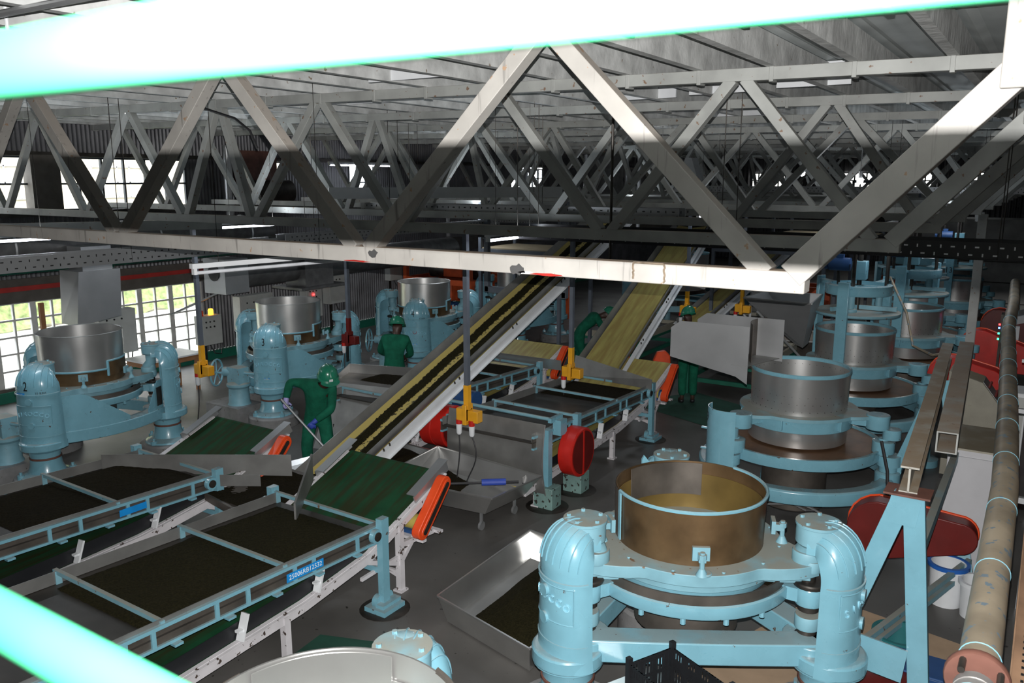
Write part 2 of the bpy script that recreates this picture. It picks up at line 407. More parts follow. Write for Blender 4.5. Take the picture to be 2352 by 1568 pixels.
    # lower table
    tz=.10;TR=.78
    tb=MB().lathe([(TR-.03,.95+tz),(TR,.95+tz),(TR+.005,.96+tz),(TR+.005,1.04+tz),(TR-.01,1.05+tz),(TR-.03,1.04+tz)],n=64,closed=True)
    for a in A:
        tb.bar(((TR-.05)*math.cos(a),(TR-.05)*math.sin(a),1.0+tz),((.92)*math.cos(a),(.92)*math.sin(a),1.0+tz),.15,.10)
        hub(tb,(.92*math.cos(a),.92*math.sin(a),.93+tz),.1,.13)
        for q in (-.6,-.2,.2,.6): tb.cyl(((TR-.03)*math.cos(a+PI/3+q),(TR-.03)*math.sin(a+PI/3+q),.90+tz),.02,.06,8)
    tt=obj('table_rim',tb,M['blue'],t)
    obj('table_dish',MB().lathe([(TR-.045,1.11+tz),(TR-.03,1.11+tz),(TR-.03,.97+tz),(.55,.94+tz),(.3,.92+tz),(.3,.91+tz),(.55,.93+tz),(TR-.045,.965+tz)],n=64,closed=True),M['steel_dark'],t)
    obj('table_floor',MB().lathe([(.0,.925+tz),(.3,.925+tz),(.305,.91+tz),(0,.905+tz)],n=32),M['steel_dark'],t)
    obj('discharge_bucket',MB().lathe([(.40,.9+tz),(.40,.66),(.38,.64),(0,.64)],n=32),M['steel_dark'],t)
    tea=MB();tea.grid(24,3,lambda u,v:V((.42+.28*v)*math.cos(u*5.2),(.42+.28*v)*math.sin(u*5.2),.965+tz+.015*math.sin(v*PI)+random.random()*.006))
    obj('tea_on_table',tea,M['tea'],t,kind='stuff')
    # jacket frame
    jf=MB();jf.prism(star(.70,.98,w=.42),1.25,1.34)
    jf.prism(star(.66,.93,w=.25),1.19,1.25)
    for a in A:
        jf.bar((.5*math.cos(a),.5*math.sin(a),1.2),(.93*math.cos(a),.93*math.sin(a),1.27),.15,.08)
        for q in (PI/3,):
            hub(jf,(.67*math.cos(a+q),.67*math.sin(a+q),1.335),.05,.02)
    for k in range(12):
        b=k*PI/6+.2;jf.cyl((.67*math.cos(b),.67*math.sin(b),1.34),.014,.014,6)
    j=obj('jacket_frame',jf,M['blue_dusty'],t,bevel=.006)
    obj('jacket_skirt',MB().lathe([(.60,1.12),(.615,1.12),(.645,1.20),(.645,1.26),(.60,1.26)],n=64),M['blue'],t)
    if lettering and kind=='L':
        for ac in (-PI/3+.25,PI/3):
            for ii,ch in enumerate("SIROCCO"):
                a0=ac+(ii-3)*.13
                def pl(x,y,d,a0=a0): return V((.646+d)*math.cos(a0+x/.646),(.646+d)*math.sin(a0+x/.646),1.18+y)
                text('raised_letter',ch,.1,M['blue_pale'],j,pl,.004)
    dz=1.34
    if kind=='L':
        d=obj('drum',MB().lathe([(.575,dz),(.585,dz),(.585,1.66),(.575,1.66)],n=64,closed=True),M['brass'],t,label='brown tea-stained lower drum')
        obj('drum_collar',MB().lathe([(.588,1.55),(.598,1.55),(.605,rimz),(.612,rimz+.005),(.605,rimz+.012),(.595,rimz)],n=72,closed=True),M['steel'],t,label='bright stainless steel collar')
        # stepped blue edging strip
        st=MB();ss=[]
        for q in range(0,41):
            a=2*PI*q/40;ss.append((a,1.545))
        def arcp(a0,a1,z,n=30): return [(.602*math.cos(a0+(a1-a0)*i/n),.602*math.sin(a0+(a1-a0)*i/n),z) for i in range(n+1)]
        st.tube(arcp(rad(-75),rad(185),1.545,60),.016,6);st.tube(arcp(rad(185),rad(285),1.66,30),.016,6)
        for ad in (-75,185):
            st.tube([(.605*math.cos(rad(ad)),.605*math.sin(rad(ad)),1.44),(.605*math.cos(rad(ad)),.605*math.sin(rad(ad)),1.67)],.02,6)
        obj('edging_strip',st,M['blue'],t)
        patch=MB().lathe([(.606,1.44),(.609,1.44),(.609,1.66),(.606,1.66)],n=30,a0=rad(186),a1=rad(284),closed=True)
        obj('cover_panel',patch,M['brass'],t)
    else:
        d=obj('drum',MB().lathe([(.585,dz),(.592,dz),(.6,rimz),(.59,rimz)],n=72,closed=True),M['brass'],t,label='brown tea-stained drum')
        obj('drum_lining',MB().lathe([(.576,dz),(.583,dz),(.583,rimz-.1),(.576,rimz-.1)],n=72,closed=True),M['brass_in'],t)
        st=MB();st.tube([(.602*math.cos(rad(a)),.602*math.sin(rad(a)),rimz) for a in range(-135,75,4)],.014,6)
        obj('rim_strip',st,M['blue'],t)
        st=MB();st.lathe([(.6,dz+.02),(.61,dz+.02),(.614,rimz),(.604,rimz)],n=2,a0=rad(-136),a1=rad(-132),closed=True)
        obj('upright_strip',st,M['blue'],t)
        dk=MB().lathe([(.602,dz+.02),(.605,dz+.02),(.608,rimz),(.605,rimz)],n=20,a0=rad(-186),a1=rad(-136),closed=True)
        obj('steel_patch',dk,M['steel_dark'],t)
        obj('inner_patch',MB().lathe([(.565,dz+.12),(.572,dz+.12),(.578,rimz-.01),(.57,rimz-.01)],n=20,a0=rad(100),a1=rad(170),closed=True),M['steel_dark'],t)
    for bd in ((-75,-15,60,150,215) if kind=='L' else (-138,-62,20,100)):
        b=rad(bd);k=MB();R3=Matrix.Rotation(b,3,'Z')
        k.box((.62,0,dz+.13),(.03,.12,.1));k.box((.66,0,dz+.12),(.08,.05,.05));k.cyl((.69,0,dz-.01),.018,.18,8);k.cyl((.69,0,dz+.12),.03,.035,8);k.lathe([(.045,0),(.03,.03),(.02,.05)],(.69,0,dz),10)
        obj('clamp_bracket',rotz(k,b),M['blue_dusty'],t)
    for o in t.children:
        if o.name.split('.')[0] in ('drum','drum_lining','rim_strip','upright_strip','steel_patch','inner_patch','drum_collar','edging_strip','cover_panel'): o.scale=(.94,.94,1)
    if guards:
        # gear guards: curved sheet standing on the base beam between the two aisle-side pillars (local 120 and 240 deg)
        p=V(PR*math.cos(A[1]),PR*math.sin(A[1]),0);q=V(PR*math.cos(A[2]),PR*math.sin(A[2]),0);mid=(p+q)/2;out=mid.normalized()
        def base(t): return p.lerp(q,t)+out*(base_bulge*math.sin(PI*t)+.08)
        def sheet(t0,t1,top,n=12):
            mb=MB();vs=[]
            for i in range(n+1):
                tt=t0+(t1-t0)*i/n;c=base(tt);o2=out*.012
                vs+=[c+V(0,0,.80),c+V(0,0,top(tt)),c+o2+V(0,0,.80),c+o2+V(0,0,top(tt))]
            fs=[]
            for i in range(n):
                a=4*i;b=a+4;fs+=[(a,a+1,b+1,b),(a+2,b+2,b+3,a+3),(a+1,a+3,b+3,b+1),(a,b,b+2,a+2)]
            fs+=[(0,2,3,1),(4*n,4*n+1,4*n+3,4*n+2)]
            return mb.add(vs,fs)
        # tall side near pillar A1 (the one facing the camera)
        obj('gear_guard',sheet(.1,.56,lambda x:1.32 if x<.24 else 1.32-(x-.24)/.32*.45),M['blue'],t)
        g=obj('crank_guard',sheet(.74,.92,lambda x:1.25 if x>.86 else .85+(x-.74)/.12*.4),M['blue'],t)
        s2=MB();c1=base(.84);c2=base(.90)
        e=out*.02
        s2.hexa([c1+e+V(0,0,.86),c2+e+V(0,0,.86),c2+e*1.6+V(0,0,.86),c1+e*1.6+V(0,0,.86)],[c1+e+V(0,0,1.15),c2+e+V(0,0,1.15),c2+e*1.6+V(0,0,1.15),c1+e*1.6+V(0,0,1.15)])
        obj('mesh_window',s2,M['dark'],g)
    if handwheel:
        a=rad(168);R3=Matrix.Rotation(rad(35),3,'Z')
        cx,cy=-.35+PR*math.cos(A[1])-.1,PR*math.sin(A[1])
        # gearbox and motor on a block beside pillar A1 (outside the ring)
        hx,hy=.1,1.12
        bl=MB().box((hx+.14,hy,.16),(.85,.55,.32));obj('motor_plinth',bl,M['conc'],t)
        gb=MB();gb.lathe([(.2,.32),(.18,.36),(.17,.62),(.2,.66),(.2,.7),(.08,.76)],(hx,hy,0),20);gb.box((hx,hy,.85),(.3,.22,.3));gb.cyl((hx+.05,hy,.9),.09,.22,14,axis=(1,.4,0))
        gb.tube([(hx,hy,.9),(hx-.42,hy-.08,.9)],.03,8)
        obj('gearbox',gb,M['blue_dusty'],t)
        hw=MB();c=V(hx+.36,hy+.16,.88)
        ax=V(.88,.46,0).normalized();u=V(-ax.y,ax.x,0);w=V(0,0,1)
        hw.tube([tuple(c+(u*math.cos(q*PI/12)+w*math.sin(q*PI/12))*.24) for q in range(25)],.017,6,cap=False)
        for q in range(5):
            b=q*2*PI/5+.3;hw.tube([tuple(c),tuple(c+(u*math.cos(b)+w*math.sin(b))*.24)],.011,5)
        hw.tube([tuple(c+ax*.03),tuple(c-ax*.44)],.02,8)
        obj('handwheel',hw,M['blue'],t)
    return t
def mark_pillar(t,idx,rows,lab=True,txtmat=None):
    """numbers and labels on the casing of pillar idx; rows=(text,size,x,z)"""
    a=[0,2*PI/3,4*PI/3][idx];R3=Matrix.Rotation(a,3,'Z')
    for body,size,x,z in rows:
        f=surf(PR,z)
        text('painted_marking',body,size,txtmat or M['ink'],t,lambda xx,y,d,x=x:R3@f(xx+x,y,d),.0005)
def label_patch(t,idx,x,z,w,h,words,mat_=None):
    a=[0,2*PI/3,4*PI/3][idx];R3=Matrix.Rotation(a,3,'Z');f=surf(PR,z)
    g=MB().grid(8,1,lambda u,v:R3@f(x-w/2+w*u,-h/2+h*v,.003))
    o=obj('blue_label',g,mat_ or M['label_blue'],t)
    text('label_writing',words,h*.75,M['ink_white'],o,lambda xx,y,d:R3@f(xx+x,y,.005),.0002)
# ------------------------------------------------------------ open-frame rolling machine (right row)
def make_open_roller(press=False):
    t=thing('open_frame_rolling_machine','','rolling machine')
    A=[0,2*PI/3,4*PI/3];R=.93
    for a in A:
        c=((R+.12)*math.cos(a),(R+.12)*math.sin(a),0)
        pd=MB().lathe([(.24,-.07),(.24,.03),(.13,.06),(.11,.5),(.17,.56),(.17,.6)],c,20)
        pd.lathe([(.13,.6),(.14,.62),(.14,.76),(.12,.78),(.1,.78),(.1,.84),(.13,.85),(.13,.97),(0,.975)],c,20)
        obj('pedestal',pd,M['blue'],t)
        c2=((R+.05)*math.cos(a),(R+.05)*math.sin(a),0)
        k=MB().lathe([(.12,.99),(.125,1.0),(.125,1.13),(.1,1.14),(.06,1.14),(.06,1.16),(0,1.16)],c2,20)
        k.lathe([(.08,1.16),(.1,1.165),(.1,1.28),(0,1.285)],(c2[0]*1.08,c2[1]*1.08,0),18)
        obj('crank_boss',k,M['blue'],t)
    fb=MB().lathe([(1.0,.56),(1.13,.56),(1.14,.58),(1.14,.70),(1.12,.72),(1.0,.72)],n=72,closed=True);obj('base_ring',fb,M['blue'],t,bevel=.006)
    tb=MB().lathe([(.93,.9),(.96,.9),(.965,.92),(.965,1.03),(.93,1.03)],n=72,closed=True)
    for a in A: tb.bar((.9*math.cos(a),.9*math.sin(a),.97),(1.05*math.cos(a),1.05*math.sin(a),.97),.16,.1)
    obj('table_rim',tb,M['blue'],t)
    obj('table_dish',MB().lathe([(.92,1.0),(.925,.97),(.5,.93),(.3,.9),(0,.9),(0,.89),(.5,.92),(.93,.955)],n=64),M['brown_dish'],t)
    b=MB()
    for i in range(4): b.bar((.35+.1*i,-.5+.2*i,.965),(.5+.08*i,-.2+.3*i,.965),.03,.02)
    obj('table_batten',b,M['motor_yellow'],t)
    obj('discharge_bucket',MB().lathe([(.38,.9),(.38,.2),(.36,.18),(0,.18)],n=32),M['steel_dark'],t)
    obj('lower_cylinder',MB().lathe([(.56,1.03),(.565,1.03),(.57,1.25),(.55,1.25)],n=64,closed=True),M['steel'],t)
    jf=MB().prism(star(.68,.9,w=.33),1.37,1.41);j=obj('jacket_frame',jf,M['blue_dusty'],t)
    sk=MB().lathe([(.60,1.22),(.62,1.22),(.64,1.37),(.6,1.37)],n=64,closed=True)
    for a in A:
        sk.bar((.6*math.cos(a),.6*math.sin(a),1.33),(.88*math.cos(a),.88*math.sin(a),1.33),.12,.1);hub(sk,(.9*math.cos(a),.9*math.sin(a),1.26),.13,.17)
    for k in range(6):
        c=k*PI/3+.5;sk.box((.65*math.cos(c),.65*math.sin(c),1.31),(.05,.02,.12),c)
    obj('jacket_skirt',sk,M['blue'],t,bevel=.005)
    obj('drum',MB().lathe([(.575,1.40),(.585,1.40),(.6,1.88),(.59,1.88)],n=72,closed=True),M['steel'],t)
    obj('rim_strip',MB().lathe([(.588,1.85),(.605,1.85),(.61,1.865),(.61,1.885),(.6,1.895),(.588,1.885)],n=72,closed=True),M['blue'],t)
    sc=MB()
    for r in range(5):
        for c in range(40):
            a=c*2*PI/40+.05*r;sc.cyl((.586*math.cos(a),.586*math.sin(a),1.46+r*.085),.005,.006,5,axis=(math.cos(a),math.sin(a),0))
    obj('rivet_rows',sc,M['dark'],t,kind='stuff')
    for o in t.children:
        if o.name.split('.')[0] in ('drum','rim_strip','rivet_rows'): o.scale=(.94,.94,1)
    if press:
        pr=MB();pr.lathe([(0,2.10),(.6,2.10),(.61,2.115),(.61,2.14),(.58,2.15),(0,2.16)],n=64)
        for a in A:
            x,y=.3*math.cos(a+.4),.3*math.sin(a+.4);pr.cyl((x,y,2.15),.05,.25,12);hub(pr,(x,y,2.15),.09,.05)
            pr.bar((0,0,2.2),(.55*math.cos(a),.55*math.sin(a),2.2),.04,.06)
        obj('pressure_cap',pr,M['blue_dusty'],t)
        rg=MB().lathe([(.40,2.42),(.46,2.40),(.47,2.42),(.47,2.54),(.40,2.55)],n=48,closed=True)
        for a in A: rg.bar((0,0,2.5),(.43*math.cos(a),.43*math.sin(a),2.5),.08,.06)
        obj('crown_ring',rg,M['blue'],t)
        sp=MB()
        for a in A: sp.cyl((.4*math.cos(a+.5),.4*math.sin(a+.5),2.5),.028,.75,10)
        sp.cyl((0,0,2.15),.035,1.1,12)
        obj('screw_spindle',sp,M['dark'],t)
        for a in (rad(262),rad(60),rad(160)):
            p=MB();x,y=.63,0
            p.bar((x,y,1.41),(x,y,2.62),.16,.05,up=(1,0,0));p.bar((x,y,2.55),(.4,0,2.52),.14,.05)
            obj('cap_standard',rotz(p,a),M['blue'],t,bevel=.005)
        p=MB();p.box((0,0,2.75),(.2,.2,.28));obj('gear_housing',p,M['blue'],t,bevel=.01)
        q=MB();q.cyl((-.15,.05,2.82),.1,.3,16,axis=(-1,0,0));q.cyl((-.46,.05,2.82),.085,.05,16,axis=(-1,0,0));q.box((-.3,.05,2.94),(.1,.08,.06))
        obj('press_motor',q,M['motor_blue'],t)
    return t
M['brown_dish']=mat('brown_tea_stained_dish',(.16,.085,.045),.5,metal=.2,vary=.35,scale=3)
# ------------------------------------------------------------ green sifter / roll-breaker with belt beneath
SX=1.44
def make_sifter(L,apron=False,lab=None):
    """local x -SX..0 (0 = aisle side), y -L..0 (0 = far, discharge end)"""
    t=thing('roll_breaker_sifter','','sifting machine')
    zt=lambda y:.83-.035*(y)  # rises towards the feed end
    for s,nm in ((0,'side_rail'),(-SX,'side_rail')):
        mb=MB();mb.bar((s,-L,zt(-L)+.02),(s,0,zt(0)+.02),.035,.03);mb.bar((s,-L,zt(-L)-.13),(s,0,zt(0)-.13),.035,.025)
        y=-.02;k=0;seq=[.0,.32,.55,.25,.5]
        while y>-L:
            mb.box((s,y,zt(y)-.055),(.032,.035,.14));y-=[.3,.55,.22,.5][k%4];k+=1
        y=-.35
        while y>-L:
            mb.box((s+.03,y,zt(y)-.15),(.06,.07,.02));y-=.48
        r=obj('side_rail',mb,M['blue'],t)
        p=MB();p.bar((s-.006,-L,zt(-L)-.05),(s-.006,0,zt(0)-.05),.01,.13);obj('side_panel',p,M['steel_dark'],r)
    w=MB()
    for s in (-.02,-SX+.02):
        w.plate([(s,-L,zt(-L)-.04),(s,0,zt(0)-.04),(s,0,zt(0)+.07),(s,-L,zt(-L)+.07)],.006)
    obj('tray_wall',w,M['steel_dull'],t)
    f=MB();f.hexa([(-SX,-L,zt(-L)-.06),(0,-L,zt(-L)-.06),(0,0,zt(0)-.06),(-SX,0,zt(0)-.06)],[(-SX,-L,zt(-L)-.045),(0,-L,zt(-L)-.045),(0,0,zt(0)-.045),(-SX,0,zt(0)-.045)])
    obj('sieve_deck',f,M['deck'],t)
    for y in (-.02,-1.18,-2.35,-3.45):
        if y<-L: continue
        c=MB();c.bar((-SX-.02,y,zt(y)+.06),(.0,y,zt(y)+.04),.035,.035);c.box((-SX+.02,y,zt(y)+.0),(.03,.05,.14));obj('cross_bar',c,M['blue_dusty'],t)
    # rocker legs with rollers at the discharge end
    for s in (.05,-SX-.05):
        for y in (-.02,):
            lg=MB();lg.box((s,y,.44),(.07,.09,.78));lg.box((s,y,.86),(.075,.1,.18));lg.cyl((s-.02,y-.1,.80),.07,.05,18,axis=(1,0,0))
            lg.cyl((s-.07,y-.04,.09),.07,.06,16,axis=(1,0,0));lg.cyl((s-.07,y+.07,.09),.07,.06,16,axis=(1,0,0));lg.box((s,y,.03),(.26,.3,.05));lg.box((s+.03,y+.02,.06),(.1,.26,.06))
            l=obj('rocker_leg',lg,M['blue'],t)
            obj('roller_hub',MB().cyl((s+.025,y-.1,.80),.045,.015,16,axis=(1,0,0)),M['dark'],l)
            obj('oily_pad',MB().lathe([(.24,.002),(.25,.004),(.24,.008),(0,.009)],(s,y,0),20),M['dark'],l)
    tb=MB();tb.bar((-SX,.1,.42),(.05,.1,.42),.05,.06) if False else tb.bar((-SX,-.02,.4),(.05,-.02,.4),.04,.06);obj('tie_bar',tb,M['blue'],t)
    return t
M['deck']=mat('tea_dusted_sieve_deck',(.045,.04,.035),.5,metal=.3,vary=.4,scale=2.5)
def make_under_conveyor(L,beltmat,yup=1.15,zend=1.0,rise=True,guard=True):
    """white-framed belt conveyor running below a sifter and rising beyond it"""
    t=thing('belt_conveyor','','conveyor')
    prof=[(-L,.28),(-.9,.43),(-.05,.55),(yup,zend)]
    for s in (0,-SX+.06):
        mb=MB()
        for (a,b) in zip(prof[:-1],prof[1:]):
            mb.bar((s,a[0],a[1]),(s,b[0],b[1]),.045,.11);mb.bar((s+(.03 if s==0 else -.03),a[0],a[1]+.045),(s+(.03 if s==0 else -.03),b[0],b[1]+.045),.05,.012)
        r=obj('stringer',mb,M['white'],t)
        y=-L+.3
        while y<-.3:
            z=.55+ (y+.05)*.12/.85 if y>-.9 else .43+(y+.9)*.05
            c=MB();c.box((s+.03,y,z+.15),(.05,.05,.02));c.bar((s+.03,y,z+.06),(s+.02,y+.08,z+.27),.02,.08,up=(1,0,0));obj('skirt_bracket',c,M['white_clean'],r);y+=.85
    b=MB()
    for (a,c) in zip(prof[:-1],prof[1:]):
        b.bar((-SX/2+.03,a[0],a[1]+.045),(-SX/2+.03,c[0],c[1]+.045),SX-.12,.015)
    b.cyl((-SX+.1,yup,zend),.055,SX-.14,20,axis=(1,0,0))
    obj('belt',b,beltmat,t)
    sk=MB()
    for s in (-.03,-SX+.09):
        for (a,c) in zip(prof[:2],prof[1:3]):
            sk.plate([(s,a[0],a[1]+.06),(s,c[0],c[1]+.06),(s,c[0],c[1]+.2),(s,a[0],a[1]+.2)],.004)
    obj('rubber_skirt',sk,M['black'],t)
    for s in (.0,-SX+.06):
        for y in (.42,-1.1,-L+.3):
            z=.43 if y<-.9 else .72
            lg=MB();lg.box((s,y,z/2),(.065,.065,z));lg.box((s,y,.01),(.11,.11,.02))
            if y>0:
                lg.bar((s,y,.3),(s,-.05,.5),.035,.045);lg.bar((s,y,.3),(s,y+.35,.62),.035,.045);lg.bar((s,y,.38),(s,-.15,.36),.03,.035)
            obj('leg',lg,M['white'],t)
    xb=MB();xb.bar((-SX+.06,.42,.2),(0,.42,.2),.03,.03);xb.bar((-SX+.06,.42,.5),(0,.42,.15),.03,.03);obj('leg_brace',xb,M['white'],t)
    for s in (.02,-SX+.04):
        sg=1 if s>0 else -1
        cv=MB();d=V(0,yup-.35,zend-.74).normalized()
        p=V(s,yup-.5,zend-.13);q=V(s,yup+.05,zend+.1)
        cv.bar(p+V(0,0,.02),q+V(0,0,.02),.012,.12,up=(0,0,1));cv.bar(p+V(-sg*.05,0,.08),q+V(-sg*.05,0,.08),.12,.01)
        obj('end_cover',cv,M['galv'],t)
    if guard:
        # drive: orange belt guard, second guard and motor hung below the head
        g=MB();p=V(.12,.62,.60);q=V(.12,1.0,1.0);d=(q-p).normalized();n=V(0,-d.z,d.y)
        def caps(r,x0,x1):
            poly=[]
            for k in range(9):
                a=PI/2+PI*k/8;v=p+(d*math.cos(a)+n*math.sin(a))*r;poly.append(v)
            for k in range(9):
                a=-PI/2+PI*k/8;v=q+(d*math.cos(a)+n*math.sin(a))*r;poly.append(v)
            return [V(x0,v.y,v.z) for v in poly],[V(x1,v.y,v.z) for v in poly]
        a,b2=caps(.085,.06,.16);k=len(a)
        g.add(a+b2,[tuple(range(k)),tuple(range(k,2*k))[::-1]]+[(i,k+i,k+(i+1)%k,(i+1)%k) for i in range(k)])
        a,b2=caps(.05,.16,.175);g.add(a+b2,[tuple(range(k)),tuple(range(k,2*k))[::-1]]+[(i,k+i,k+(i+1)%k,(i+1)%k) for i in range(k)])
        gg=obj('drive_guard',g,M['orange'],t,bevel=.008)
        a,b2=caps(.028,.176,.18);m2=MB();m2.add(a+b2,[tuple(range(k)),tuple(range(k,2*k))[::-1]]+[(i,k+i,k+(i+1)%k,(i+1)%k) for i in range(k)]);obj('guard_mesh',m2,M['dark'],gg)
        g=MB();g.cyl((-.5,1.05,.52),.15,.09,22,axis=(1,0,0));g.box((-.455,1.0,.42),(.09,.16,.16));obj('drum_guard',g,M['orange'],t)
        g=MB();g.cyl((-.36,.82,.58),.085,.3,20,axis=(1,0,0));obj('motor_body',g,M['motor_yellow'],t)
        g=MB();g.cyl((-.46,.82,.58),.07,.1,16,axis=(1,0,0));g.cyl((-.06,.82,.58),.07,.09,16,axis=(1,0,0));g.box((-.2,.82,.5),(.3,.2,.04));obj('motor_end',g,M['motor_blue'],t)
        g=MB();g.bar((-.6,.7,.46),(.1,.7,.46),.06,.03);g.bar((-.6,.98,.46),(.1,.98,.46),.06,.03);g.bar((0,.42,.5),(0,.95,.46),.05,.05);obj('motor_bracket',g,M['white'],t)
    return t
def make_incline(Lh,slope,beltmat,w=.3,z0=.5,legs=()):
    """inclined belt conveyor; local frame lies along its own slope (local y up the belt)"""
    t=thing('inclined_belt_conveyor','','conveyor')
    b=MB().grid(2,24,lambda u,v:V(-w+2*w*u,Lh*v,.03+.05*abs(2*u-1)**2));obj('belt',b,beltmat,t)
    for s in (-1,1):
        x=s*(w+.03)
        g=MB();g.hexa([(x-.004,0,.02),(x+.004,0,.02),(x+.004,Lh,.02),(x-.004,Lh,.02)],[(x-.004+s*.05,0,.17),(x+.004+s*.05,0,.17),(x+.004+s*.05,Lh,.17),(x-.004+s*.05,Lh,.17)])
        obj('side_guide',g,M['steel_dull'],t)
        g=MB();g.box((s*(w+.11),Lh/2,-.02),(.05,Lh,.13));g.box((s*(w+.14),Lh/2,.045),(.06,Lh,.012));g.box((s*(w+.14),Lh/2,-.085),(.06,Lh,.012))
        st=obj('side_channel',g,M['white_clean'],t)
        bb=MB()
        y=1.0
        while y<Lh:
            bb.cyl((s*(w+.14),y,.05),.012,.035,6);bb.cyl((s*(w+.14),y+.12,.05),.012,.035,6);y+=1.6
        obj('bolt_row',bb,M['dark'],st)
    g=MB();g.hexa([(-w+.03,.1,-.1),(w-.03,.1,-.1),(w-.03,Lh,-.1),(-w+.03,Lh,-.1)],[(-w+.03,.1,-.09),(w-.03,.1,-.09),(w-.03,Lh,-.09),(-w+.03,Lh,-.09)]);obj('return_belt',g,M['belt_yellow'],t)
    return t
import bmesh
def skin(name,nodes,edges,m,parent,sub=2,root=0,label=None):
    bm=bmesh.new();ly=bm.verts.layers.skin.verify();vs=[]
    for i,(co,r) in enumerate(nodes):
        v=bm.verts.new(co);rr=r if isinstance(r,tuple) else (r,r);v[ly].radius=rr;v[ly].use_root=(i==root);vs.append(v)
    for a,b in edges: bm.edges.new((vs[a],vs[b]))
    me=bpy.data.meshes.new(name);bm.to_mesh(me);bm.free()
    o=bpy.data.objects.new(name,me);C.objects.link(o);o.parent=parent;me.materials.append(m)
    s=o.modifiers.new('skin','SKIN');s.use_smooth_shade=True
    u=o.modifiers.new('sub','SUBSURF');u.levels=sub;u.render_levels=sub
    if label:o['label']=label
    return o
def hand_nodes(w,d,n,curl=.8,side=1):
    """palm and five curled fingers; w wrist, d pointing direction, n palm normal (fingers curl towards it)"""
    d=V(*d).normalized();n=V(*n);n=(n-d*n.dot(d)).normalized();s=d.cross(n)*side;w=V(*w)
    N=[(w,.032),(w+d*.05,(.045,.028))];E=[(0,1)]
    for k,(off,ln) in enumerate(((-.032,.075),(-.011,.085),(.011,.08),(.032,.065))):
        b=w+d*.085+s*off;i=len(N);N.append((b,.012));E.append((1,i))
        c=b+(d*math.cos(curl)+n*math.sin(curl))*ln*.5;N.append((c,.0095));E.append((i,i+1))
        c2=c+(d*math.cos(curl*2.2)+n*math.sin(curl*2.2))*ln*.5;N.append((c2,.008));E.append((i+1,i+2))
    i=len(N);b=w+d*.035-s*.045;N.append((b,.013));E.append((1,i));c=b+(d*.6-s*.5+n*.5).normalized()*.035;N.append((c,.011));E.append((i,i+1));c=c+(d*.4+n*.8).normalized()*.03;N.append((c,.009));E.append((i+1,i+2))
    return N,E
